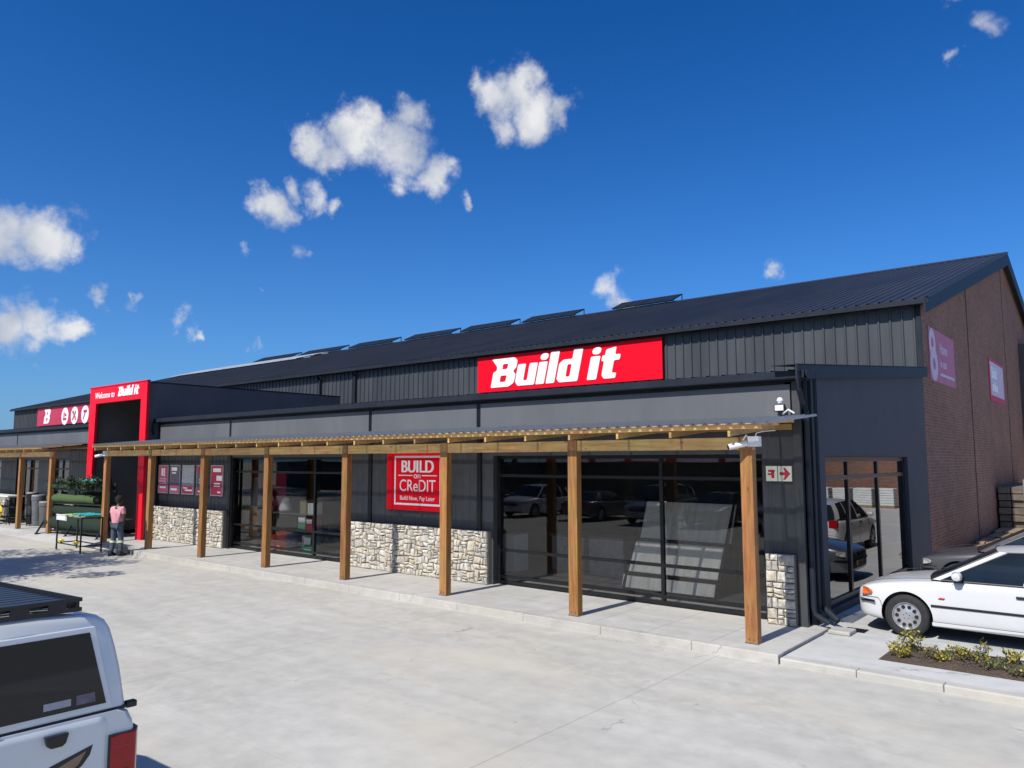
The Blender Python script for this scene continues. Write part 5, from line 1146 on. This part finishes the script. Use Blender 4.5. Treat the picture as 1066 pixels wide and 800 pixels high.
t = thing('steel_cart', 'low steel trolley with teal and lime sheets on top in front of the turf rack', 'cart', (-26, 10.0, 0))
cx0, cx1, cy0, cy1 = -26.95, -25.1, 9.75, 10.35
for x in (cx0, cx1):
    for y in (cy0, cy1):
        MB().box(x-.02, x+.02, y-.02, y+.02, .10, 1.06).build('leg', 'frame', t); MB().lathe((x, y, .055), [(.02,-.015),(.053,-.015),(.053,.015),(.02,.015)], 'Y', 14).build('castor', 'black', t)
m = MB()
for z in (.22, 1.06):
    for y in (cy0, cy1): m.bar((cx0, y, z), (cx1, y, z), .035)
    for x in (cx0, cx1): m.bar((x, cy0, z), (x, cy1, z), .035)
m.build('cart_frame', 'frame', t)
m = MB(); m.box(cx0+.02, cx1-.02, cy0+.02, cy1-.02, 1.078, 1.09); m.build('cart_top', 'whiteplastic', t)
t = thing('sheet_pack', 'teal sheet with curled lime edge lying on the steel cart', 'sheet', (-25.7, 10.0, 1.1))
def wavy(name, mat, x0, x1, y0, y1, z, par, amp=.03, th=.012):
    m = MB(); n = 14; rows = []
    for i in range(n+1):
        x = x0+(x1-x0)*i/n; zz = z+amp*abs(math.sin(i*.9)); rows.append([(x, y0, zz), (x, y1, zz+.01), (x, y1, zz+.01+th), (x, y0, zz+th)])
    m.loft(rows); return m.build(name, mat, par, smooth=True)
wavy('teal_sheet', 'teal', -26.0, -24.95, 9.78, 10.3, 1.13, t); wavy('lime_sheet', 'lime', -26.75, -25.0, 9.75, 10.25, 1.095, t, .02)
t = thing('white_tray', 'upturned white tray on the left end of the steel cart', 'tray', (-26.6, 10.0, 1.1)); m = MB(); m.box(-26.97, -26.2, 9.72, 9.74, .93, 1.12); m.box(-26.97, -26.2, 9.69, 9.72, 1.10, 1.12); m.build('tray_side', 'whiteplastic', t, bevel=.006); MB().box(-26.93, -26.24, 9.70, 9.72, .95, 1.08).build('tray_face', 'whiteplastic', t)
for i, x in enumerate((-26.6, -25.45)):
    t = thing('yellow_strap', 'crumpled yellow strap on the %s end of the lower cart rail' % ('left', 'right')[i], 'strap', (x, 9.75, .24)); pts = [(x+.13*math.cos(a*1.3)*(1-a*.05), 9.75+.05*math.sin(a*2), .27+.06*abs(math.sin(a))) for a in [k*.5 for k in range(14)]]; MB().tube(pts, .02, 6).build('strap_loop', 'yellow', t, smooth=True); MB().box(x-.03, x+.03, 9.70, 9.73, .24, .30).build('buckle', 'lime', t)
t = thing('paving_block', 'small dark grey crate on the ground by the kerb end', 'crate', (-23.9, 10.45, 0)); m = MB(); m.box(-24.06, -23.78, 10.34, 10.58, 0, .02); [m.box(*b) for b in ((-24.06,-24.04,10.34,10.58,.02,.24),(-23.8,-23.78,10.34,10.58,.02,.24),(-24.04,-23.8,10.34,10.36,.02,.24),(-24.04,-23.8,10.56,10.58,.02,.24))]; m.build('crate_body', 'steelgrey', t, bevel=.004); MB().box(-24.07, -23.77, 10.33, 10.345, .19, .22).build('rim', 'black', t)
t.name = 'storage_crate'
t = thing('litter_bin', 'black bin standing inside the portal by its right leg', 'bin', (-27.15, 12.35, .13)); MB().box(-27.35, -26.92, 12.6, 13.0, .13, .84).build('bin_body', 'black', t, bevel=.02); MB().box(-27.37, -26.90, 12.58, 13.02, .842, .88).build('lid', 'steelgrey', t, bevel=.01)
t = thing('hand_trolley', 'red steel hand trolley standing behind the black bin', 'trolley', (-27.6, 13.3, .13))
m = MB(); 
for x in (-28.15, -27.45): m.tube([(x, 13.25, .2), (x, 13.35, .9), (x, 13.45, 1.35), (x, 13.65, 1.45)], .022, 8)
for z in (.5, .8, 1.1, 1.38): m.tube([(-28.15, 13.3+z*.08, z), (-27.45, 13.3+z*.08, z)], .018, 8)
m.build('trolley_frame', 'redpaint', t, smooth=True); MB().box(-28.2, -27.4, 13.0, 13.25, .15, .17).build('toe_plate', 'redpaint', t)
for x in (-28.22, -27.38): MB().lathe((x, 13.3, .28), [(.06,-.03),(.15,-.03),(.15,.03),(.06,.03)], 'X', 18).build('wheel', 'tyre', t, smooth=True)
# goods under the left canopy
t = thing('hose_stand', 'dark green shelf stand with a pale top at the far left', 'stand', (-38.8, 12.0, .13))
for z in (.35, .8, 1.25): MB().box(-40.8, -37.9, 11.75, 12.25, z-.02, z).build('shelf_board', 'turfdark', t)
[MB().box(x-.02, x+.02, y-.02, y+.02, .13, 1.25).build('upright', 'frame', t) for x in (-40.7, -39.3, -38.0) for y in (11.8, 12.2)]; MB().box(-40.9, -37.8, 11.7, 12.3, 1.251, 1.31).build('top_board', 'whiteplastic', t)
for i, (x, z, lab) in enumerate(((-39.3, .81, 'upper coil of yellow hose on the green stand'), (-38.9, .36, 'lower right coil of yellow hose on the green stand'), (-39.8, .36, 'lower left coil of yellow hose on the green stand'))):
    t = thing('hose_coil', lab, 'hose', (x, 11.72, z)); m = MB()
    for q in range(4):
        r = .17+.03*q; m.tube([(x+r*math.cos(a)*1.35, 11.64+.02*q, z+.24+r*math.sin(a)) for a in [k*2*math.pi/20 for k in range(21)]], .024, 6)
    m.build('coil', 'yellow', t, smooth=True); MB().tube([(x+.2, 11.68, z+.1), (x+.28, 11.66, z+.02)], .018, 6).build('nozzle', 'orangered', t)
def leafy(name, label, cat, cx, cy, z0, w, d, h, n, sz, mats, wts, seed, parentpot=None):
    rnd = random.Random(seed); t = thing(name, label, cat, (cx, cy, z0)); m = MB(); st = MB(); tips = []
    for k in range(max(8, n//60)):
        x = cx+rnd.uniform(-w, w); y = cy+rnd.uniform(-d, d); e = Vector((x, y, z0+h*rnd.uniform(.5, 1))); b = Vector((cx+(x-cx)*.7, cy+(y-cy)*.4, z0)); st.tube([b, b.lerp(e, .5)+Vector((.02,.01,0)), e], [.010,.007,.003], 5); tips.append((b, e))
    for k in range(n):
        b, e = rnd.choice(tips); p = b.lerp(e, rnd.uniform(.25, 1.05))+Vector((rnd.gauss(0,.07), rnd.gauss(0,.05), rnd.gauss(0,.05)))
        leafquad2(m, p, Vector((rnd.uniform(-1,1), rnd.uniform(-1,.4), rnd.uniform(-.7,.6))), Vector((rnd.uniform(-.6,.6), -.3, 1)), sz*rnd.uniform(.6,1.3), sz*.45, rnd.choices(range(len(mats)), wts)[0])
    st.build('stems', 'stem', t, fix=False); m.build('leaves', mats, t, fix=False); return t
def leafquad2(m, c, d, n, l, w, mi):
    d = d.normalized(); s = d.cross(n).normalized()*w/2; m.add([c, c+d*l*.45+s, c+d*l, c+d*l*.45-s], [(0,1,2,3)], mi)
pc = (A+Bq)/2
leafy('artificial_hedge', 'dark artificial hedge mat lying along the top of the turf rack', 'hedge', pc.x, pc.y-.12, 1.80, 1.85, .22, .40, 2600, .11, ['turfdark','treeleaf','turflight'], (6,3,.6), 4)
leafy('potted_plant', 'dark leafy plant at the far left edge beside yellow hose coils', 'plant', -40.0, 11.55, .45, .45, .12, .95, 900, .14, ['treeleaf','turfdark','yellow'], (6,3,.7), 8)
leafy('potted_plant', 'low leafy plant under the green stand at the far left', 'plant', -38.6, 11.4, .13, .5, .10, .45, 500, .12, ['treeleaf','turfdark','yellow'], (6,3,1), 9)
def pot(label, x, y, r, h, mat='steelgrey'):
    t = thing('garden_pot', label, 'pot', (x, y, .13)); MB().lathe((x, y, .13), [(r*.7,0),(r*.8,.05),(r,h*.85),(r*1.08,h*.87),(r*1.08,h),(r*.9,h)], 'Z', 20).build('pot_wall', mat, t, smooth=True); MB().cyl((x, y, .13+h), (0,0,1), r*1.02, .05).build('lid', 'postergrey', t)
pot('tall dark pot with pale lid between the left canopy posts', -36.6, 12.2, .22, 1.30, 'frame'); pot('grey pot with pale lid right of a taller pot', -35.6, 12.1, .24, 1.22, 'steelgrey'); pot('low grey pot partly behind the turf rack', -34.4, 12.0, .26, 1.0, 'inner')
for i, x in enumerate((-37.0, -35.9)):
    t = thing('garden_chair', 'dark folding chair under the left canopy, %s one' % ('left', 'right')[i], 'chair', (x, 11.6, .13)); MB().box(x-.22, x+.22, 11.45, 11.85, .53, .56).build('seat', 'frame', t); MB().box(x-.22, x+.22, 11.86, 11.89, .6, .95).build('backrest', 'frame', t)
    for a, b in ((-.2, 11.47), (.2, 11.47), (-.2, 11.87), (.2, 11.87)): MB().bar((x+a, b, .13), (x+a, b, .6), .025).build('leg', 'frame', t)

# ================================================================ SIDE YARD GOODS
random.seed(5)
pl = 0
labs = ['nearest and lowest', 'second', 'third', 'fourth', 'fifth', 'farthest']
for i in range(6):
    y0 = 23.6+i*1.9; t = thing('plank_bundle', 'weathered plank bundle along the brick wall, %s from the cars' % labs[i], 'planks', (-3.95, y0, .09), 'plank bundles along the brick wall')
    for z in range(2+i//2):
        for q in range(3):
            x = -4.25+q*.24+random.uniform(-.02,.02); yy = y0+random.uniform(-.25,.1); MB().box(x, x+.22, yy, yy+2.0, .09+z*.07, .155+z*.07).build('plank', 'plank', t, bevel=.004)
t = thing('sleeper_stack', 'dark stack of timber sleepers against the brick wall at the right edge', 'timber stack', (-3.9, 37, .09))
for z in range(7):
    for q in range(2): MB().box(-4.32+q*.40, -3.95+q*.40, 33.0+random.uniform(-.1,.1), 39.5+random.uniform(-.1,.1), .09+z*.25, .31+z*.25).build('sleeper', 'sleeper', t, bevel=.01)
MB().tube([(-3.5, 32.8, .1), (-3.5, 32.8, 2.1)], .03, 8).build('stake', 'galv', t)
# outbuilding in the lane (seen only in the side window reflection)
O = thing('brick_outbuilding', 'low brick outbuilding across the side lane, reflected in the side window', 'building', (7, 52, 0))
MB().box(-1.2, 16, 49, 57, 0, 5.6).build('brick_wall', 'brick', O); MB().box(-1.5, 16.3, 48.7, 57.3, 5.601, 5.8).build('roof', 'roofm', O)
for i in range(5):
    x = 2.6+i*1.2; t = thing('cement_pallet', 'white cement bags stacked on a pallet before the outbuilding, stack %s from the left' % ('one', 'two', 'three', 'four', 'five')[i], 'pallet', (x, 47.5, .09), 'pallets of white bags')
    MB().box(x-.5, x+.5, 47, 48, .09, .22).build('pallet', 'plank', t)
    m = MB(); [m.box(x-.48+.01*random.random(), x+.48, 47.02, 47.98, .221+k*.14, .352+k*.14) for k in range(7)]; m.build('bags', 'bag', t, bevel=.03)

# ================================================================ PLANTS
def leafquad(m, c, d, n, l, w, mi):
    d = d.normalized(); s = d.cross(n).normalized()*w/2; m.add([c-d*l*.0, c+d*l*.45+s, c+d*l, c+d*l*.45-s], [(0,1,2,3)], mi)
def shrub(label, x, y, h, rad, nl, mix, seed):
    rnd = random.Random(seed); t = thing('small_shrub', label, 'shrub', (x, y, .12), 'shrubs in the planting bed'); st = MB(); lf = MB()
    tips = []
    for k in range(14):
        a = rnd.uniform(0, 6.28); r = rad*math.sqrt(rnd.random()); hh = h*rnd.uniform(.55, 1)*(1-.35*r/rad); e = Vector((x+r*math.cos(a), y+r*math.sin(a), .12+hh)); b = Vector((x+r*.3*math.cos(a), y+r*.3*math.sin(a), .115)); mid = b.lerp(e, .55)+Vector((rnd.uniform(-.02,.02),)*3)
        st.tube([b, mid, e], [.005,.004,.002], 5); tips.append((b, mid, e))
    for k in range(nl):
        b, mid, e = rnd.choice(tips); p = mid.lerp(e, rnd.random()**.7) if rnd.random() < .8 else b.lerp(mid, rnd.uniform(.4,1)); p = p+Vector((rnd.gauss(0,.018), rnd.gauss(0,.018), rnd.gauss(0,.014)))
        d = Vector((rnd.uniform(-1,1), rnd.uniform(-1,1), rnd.uniform(-.1,1))); n = Vector((rnd.uniform(-1,1), rnd.uniform(-1,1), rnd.uniform(.2,1)))
        leafquad(lf, p, d, n, rnd.uniform(.03,.058), rnd.uniform(.016,.030), rnd.choices((0,1,2), mix)[0])
    st.build('stems', 'stem', t, fix=False); lf.build('leaves', ['leafyellow', 'leafgreen', 'leafdry'], t, fix=False)
def gp(px, py): v = ray(px, py); k = (.12-CAMH)/v.z; return v.x*k, v.y*k
for i, (px, py, h, rd, nl, mix, lab) in enumerate((
    (950, 678, .42, .17, 300, (4,3,1), 'tallest yellow green shrub at the left end of the bed by the front wheel'), (937, 684, .22, .15, 240, (6,1,1), 'low yellow shrub at the left corner of the bed'), (968, 686, .2, .16, 130, (1,2,4), 'sparse dry shrub right of the tallest yellow one'),
    (982, 690, .17, .13, 170, (6,2,1), 'small bright yellow shrub near the front edge of the bed'), (997, 686, .24, .13, 220, (5,2,1), 'rounded yellow shrub at the middle back of the bed'), (1012, 690, .18, .15, 150, (1,3,3), 'greyish green sparse shrub in the middle of the bed'),
    (1024, 688, .32, .11, 100, (1,4,3), 'thin upright green sprig in the middle of the bed'), (1035, 698, .2, .18, 200, (1,4,3), 'wide dull green shrub near the front edge'), (1055, 692, .26, .14, 230, (5,3,1), 'yellow green shrub near the right edge of the photo'), (1062, 704, .18, .15, 150, (1,4,2), 'low green shrub in the right front of the bed'))):
    x, y = gp(px, py); shrub(lab, x, max(y, 11.56), h, rd, nl, mix, i+50)
for i in range(5): shrub('shrub farther right in the bed beyond the picture edge', .0+i*.75, 12.0+.2*(i % 2), .24, .16, 150, (3,3,2), 90+i)

def tree_proto(name, label, H, cr, nl, seed, leaf=.16, crown=(1,1,.8)):
    rnd = random.Random(seed); t = thing(name, label, 'tree', (0,0,0)); m = MB(); clumps = []
    m.tube([(0,0,-.1),(.05,.03,H*.2),(-.04,.06,H*.42),(.03,0,H*.62)], [H*.035,H*.028,H*.022,H*.014], 10)
    for k in range(16):
        a = rnd.uniform(0,6.28); z0 = H*rnd.uniform(.32,.62); r = cr*rnd.uniform(.45,.95); e = Vector((r*math.cos(a)*crown[0], r*math.sin(a)*crown[1], H*rnd.uniform(.5,.92))); s = Vector((0,0,z0)); mid = s.lerp(e, .5)+Vector((0,0,.15))
        m.tube([s, mid, e], [H*.012,H*.008,H*.003], 6); clumps.append((e, rnd.uniform(.28,.5)*cr)); clumps.append((mid, .3*cr))
        for q in range(2): e2 = e+Vector((rnd.gauss(0,.3),rnd.gauss(0,.3),rnd.gauss(0,.22)))*cr; m.tube([mid, e2], [H*.006,H*.002], 5); clumps.append((e2, rnd.uniform(.2,.38)*cr))
    m.build('trunk', 'bark', t, smooth=True); l = MB()
    for k in range(nl):
        c, r = rnd.choice(clumps); d = Vector((rnd.gauss(0,1),rnd.gauss(0,1),rnd.gauss(0,.7))).normalized()*r*rnd.random()**.4
        leafquad(l, c+d, Vector((rnd.uniform(-1,1),rnd.uniform(-1,1),rnd.uniform(-.6,.6))), Vector((rnd.uniform(-1,1),rnd.uniform(-1,1),1)), leaf*rnd.uniform(.7,1.3), leaf*.45, 0)
    l.build('crown', 'treeleaf', t, fix=False); return t
ty = tree_proto('yard_tree', 'leafy tree outside the left edge casting its shadow on the yard', 6.8, 2.6, 15000, 3, .17, (1.35,.75,1)); ty.location = (-24.7, 2.9, 0)
tp = tree_proto('boundary_tree', 'dark leafy tree on the boundary opposite the shop, first from the right', 9, 3.6, 9000, 9, .30); tp['group'] = 'trees opposite the shop'; tp.location = (2, -20, 0)
for i in range(12):
    dup(tp, (-4-i*5.6, -20+2.5*math.sin(i*2.1), 0), i*1.3, 'dark leafy tree on the boundary opposite the shop, number %s from the right' % ('two three four five six seven eight nine ten eleven twelve thirteen'.split()[i]))
W_ = thing('boundary_wall', 'dark plastered boundary wall behind the cars opposite the shop', 'wall', (-25, -23, 0)); MB().box(-75, 20, -23.6, -23.4, 0, 2.6).build('wall_face', 'boxwall', W_); MB().box(-75, 20, -23.65, -23.35, 2.601, 2.7).build('coping', 'gutter', W_)

# ================================================================ SKY, CLOUDS, SUN
EL = R(46.5); AZ_DX = .035
sd = Vector((AZ_DX, 1, 0)).normalized()*math.cos(EL); sd.z = -math.sin(EL)     # travel direction of the light
su = bpy.data.lights.new('sun', 'SUN'); su.energy = 4.1; su.angle = R(.53); su.color = (1, .955, .885)
so = bpy.data.objects.new('sun', su); COL.objects.link(so); so.rotation_euler = (-sd).to_track_quat('Z', 'Y').to_euler()
wd = bpy.data.worlds.new('World'); sc.world = wd; wd.use_nodes = True; nt = wd.node_tree; nt.nodes.clear()
out = N(nt, 'ShaderNodeOutputWorld'); bg = N(nt, 'ShaderNodeBackground'); bg.inputs['Strength'].default_value = .115
sky = N(nt, 'ShaderNodeTexSky', sky_type='NISHITA'); sky.sun_disc = False; sky.sun_elevation = EL; sky.sun_rotation = math.atan2(-sd.x, -sd.y); sky.altitude = 60; sky.air_density = 1.0; sky.dust_density = 1.0; sky.ozone_density = 2.2
sm = N(nt, 'ShaderNodeMix', data_type='RGBA', blend_type='MULTIPLY'); sm.inputs[0].default_value = 1; gm_ = N(nt, 'ShaderNodeGamma'); gm_.inputs['Gamma'].default_value = 1.15; nt.links.new(sky.outputs[0], gm_.inputs[0]); nt.links.new(gm_.outputs[0], sm.inputs[6]); sm.inputs[7].default_value = (.27,.44,.70,1)
hs = N(nt, 'ShaderNodeHueSaturation'); hs.inputs['Saturation'].default_value = 1.1; hs.inputs['Value'].default_value = 1.0; nt.links.new(sm.outputs[2], hs.inputs['Color'])
tc = N(nt, 'ShaderNodeTexCoord'); nz = N(nt, 'ShaderNodeTexNoise'); nz.inputs['Scale'].default_value = 9; nz.inputs['Detail'].default_value = 9; nz.inputs['Roughness'].default_value = .58; nt.links.new(tc.outputs['Generated'], nz.inputs['Vector'])
nz2 = N(nt, 'ShaderNodeTexNoise'); nz2.inputs['Scale'].default_value = 26; nz2.inputs['Detail'].default_value = 8; nz2.inputs['Roughness'].default_value = .6; nt.links.new(tc.outputs['Generated'], nz2.inputs['Vector'])
# warp the lookup direction so blob outlines billow
ws = N(nt, 'ShaderNodeVectorMath', operation='SUBTRACT'); nt.links.new(nz.outputs['Color'], ws.inputs[0]); ws.inputs[1].default_value = (.5,.5,.5)
wm = N(nt, 'ShaderNodeVectorMath', operation='SCALE'); nt.links.new(ws.outputs[0], wm.inputs[0]); wm.inputs['Scale'].default_value = .085
ws2 = N(nt, 'ShaderNodeVectorMath', operation='SUBTRACT'); nt.links.new(nz2.outputs['Color'], ws2.inputs[0]); ws2.inputs[1].default_value = (.5,.5,.5)
wm2 = N(nt, 'ShaderNodeVectorMath', operation='SCALE'); nt.links.new(ws2.outputs[0], wm2.inputs[0]); wm2.inputs['Scale'].default_value = .048
wa = N(nt, 'ShaderNodeVectorMath', operation='ADD'); nt.links.new(tc.outputs['Generated'], wa.inputs[0]); nt.links.new(wm.outputs[0], wa.inputs[1])
wb = N(nt, 'ShaderNodeVectorMath', operation='ADD'); nt.links.new(wa.outputs[0], wb.inputs[0]); nt.links.new(wm2.outputs[0], wb.inputs[1])
BL = [(330, 150, 33, 1), (372, 150, 42, 1), (412, 160, 46, 1), (420, 125, 29, 0.9), (450, 185, 31, 0.95), (418, 193, 29, 0.9), (385, 128, 31, 0.9), (350, 165, 29, 0.9), (540, 85, 40, 1), (560, 110, 40, 1), (515, 100, 37, 1), (525, 130, 29, 0.9), (585, 108, 22, 0.8), (495, 90, 22, 0.8), (282, 216, 31, 1), (300, 190, 19, 0.8), (325, 205, 23, 0.8), (345, 214, 16, 0.8), (268, 210, 18, 0.8), (10, 245, 46, 1), (45, 245, 42, 1), (72, 255, 26, 0.9), (20, 262, 31, 0.9), (30, 225, 29, 0.9), (8, 340, 37, 1), (45, 335, 37, 1), (72, 345, 24, 0.9), (35, 355, 29, 0.8), (190, 328, 23, 0.95), (208, 336, 20, 0.85), (222, 345, 14, 0.75), (104, 310, 16, 0.72), (132, 314, 12, 0.72), (252, 267, 14, 0.72), (642, 305, 26, 0.8), (655, 314, 18, 0.8), (807, 278, 16, 0.8), (1030, 28, 24, 0.5), (996, 71, 18, 0.67), (312, 259, 16, 0.6), (283, 299, 10, 0.62), (484, 210, 10, 0.67), (268, 357, 13, 0.6), (1000, 2, 21, 0.62), (335, 112, 13, 0.57)]
fac = None
for (px, py, rr_, w) in BL:
    d = ray(px, py); rad = rr_/FPX*1.22*(FPX/math.hypot(FPX, math.hypot(px-533, py-400)))
    ds = N(nt, 'ShaderNodeVectorMath', operation='DISTANCE'); nt.links.new(wb.outputs[0], ds.inputs[0]); ds.inputs[1].default_value = d
    mr = N(nt, 'ShaderNodeMapRange', interpolation_type='SMOOTHSTEP'); mr.inputs['From Min'].default_value = 0; mr.inputs['From Max'].default_value = rad; mr.inputs['To Min'].default_value = w; mr.inputs['To Max'].default_value = 0
    nt.links.new(ds.outputs['Value'], mr.inputs['Value'])
    if fac is None: fac = mr.outputs[0]
    else:
        mm = N(nt, 'ShaderNodeMath', operation='SMOOTH_MAX'); mm.inputs[2].default_value = .08; nt.links.new(fac, mm.inputs[0]); nt.links.new(mr.outputs[0], mm.inputs[1]); fac = mm.outputs[0]
# big bright clouds added out of view, overhead and behind, as neutral fill
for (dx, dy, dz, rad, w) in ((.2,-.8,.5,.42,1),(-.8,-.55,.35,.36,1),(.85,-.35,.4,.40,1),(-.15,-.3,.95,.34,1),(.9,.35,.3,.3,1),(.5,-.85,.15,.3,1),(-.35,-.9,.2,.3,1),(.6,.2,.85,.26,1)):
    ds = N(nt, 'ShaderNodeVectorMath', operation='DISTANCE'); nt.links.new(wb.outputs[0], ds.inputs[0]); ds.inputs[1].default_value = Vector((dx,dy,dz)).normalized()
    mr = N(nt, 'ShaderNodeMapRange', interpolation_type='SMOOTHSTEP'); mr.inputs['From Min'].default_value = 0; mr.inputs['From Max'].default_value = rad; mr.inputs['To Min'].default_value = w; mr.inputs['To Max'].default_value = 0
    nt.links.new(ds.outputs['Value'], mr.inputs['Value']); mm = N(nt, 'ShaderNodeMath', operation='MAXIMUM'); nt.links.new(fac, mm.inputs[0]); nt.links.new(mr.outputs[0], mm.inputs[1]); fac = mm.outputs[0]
# erode with fine noise, then opacity
er = N(nt, 'ShaderNodeTexNoise'); er.inputs['Scale'].default_value = 38; er.inputs['Detail'].default_value = 10; er.inputs['Roughness'].default_value = .62; nt.links.new(tc.outputs['Generated'], er.inputs['Vector'])
e1 = N(nt, 'ShaderNodeMath', operation='MULTIPLY_ADD'); nt.links.new(er.outputs['Fac'], e1.inputs[0]); e1.inputs[1].default_value = .8; e1.inputs[2].default_value = -.47
e2 = N(nt, 'ShaderNodeMath', operation='ADD'); nt.links.new(fac, e2.inputs[0]); nt.links.new(e1.outputs[0], e2.inputs[1])
al = N(nt, 'ShaderNodeMapRange', interpolation_type='SMOOTHSTEP'); al.inputs['From Min'].default_value = .13; al.inputs['From Max'].default_value = .88; nt.links.new(e2.outputs[0], al.inputs['Value'])
gt = N(nt, 'ShaderNodeMath', operation='MULTIPLY'); nt.links.new(al.outputs[0], gt.inputs[0]); gt.inputs[1].default_value = .97
# self shading of the cloud: thick parts and lumps go slightly grey
cn = N(nt, 'ShaderNodeTexNoise'); cn.inputs['Scale'].default_value = 16; cn.inputs['Detail'].default_value = 7
sh = N(nt, 'ShaderNodeVectorMath', operation='ADD'); nt.links.new(tc.outputs['Generated'], sh.inputs[0]); sh.inputs[1].default_value = (.0,.0,.013); nt.links.new(sh.outputs[0], cn.inputs['Vector'])
cr = N(nt, 'ShaderNodeValToRGB'); cr.color_ramp.elements[0].position = .36; cr.color_ramp.elements[0].color = (.56,.62,.74,1); cr.color_ramp.elements[1].position = .64; cr.color_ramp.elements[1].color = (1,1,1,1); nt.links.new(cn.outputs['Fac'], cr.inputs['Fac'])
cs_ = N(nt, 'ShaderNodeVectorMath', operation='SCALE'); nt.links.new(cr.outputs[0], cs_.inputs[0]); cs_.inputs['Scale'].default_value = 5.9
mx = N(nt, 'ShaderNodeMix', data_type='RGBA'); nt.links.new(gt.outputs[0], mx.inputs[0]); sz_ = N(nt, 'ShaderNodeSeparateXYZ'); nt.links.new(tc.outputs['Generated'], sz_.inputs[0]); oz = N(nt, 'ShaderNodeMath', operation='SUBTRACT', use_clamp=True); oz.inputs[0].default_value = 1; nt.links.new(sz_.outputs['Z'], oz.inputs[1])
pz = N(nt, 'ShaderNodeMath', operation='POWER'); nt.links.new(oz.outputs[0], pz.inputs[0]); pz.inputs[1].default_value = 5; pm = N(nt, 'ShaderNodeMath', operation='MULTIPLY'); nt.links.new(pz.outputs[0], pm.inputs[0]); pm.inputs[1].default_value = .5
hzn = N(nt, 'ShaderNodeMix', data_type='RGBA'); nt.links.new(pm.outputs[0], hzn.inputs[0]); nt.links.new(hs.outputs[0], hzn.inputs[6]); hzn.inputs[7].default_value = (1.5, 3.1, 5.4, 1)
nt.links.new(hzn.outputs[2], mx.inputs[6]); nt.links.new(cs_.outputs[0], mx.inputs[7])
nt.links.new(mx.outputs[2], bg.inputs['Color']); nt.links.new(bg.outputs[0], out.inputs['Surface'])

sc.view_settings.view_transform = 'Standard'; sc.view_settings.look = 'None'; sc.view_settings.exposure = .34; sc.view_settings.gamma = 1
sc.cycles.max_bounces = 7; sc.cycles.transparent_max_bounces = 16; sc.cycles.use_denoising = True
sc.render.film_transparent = False
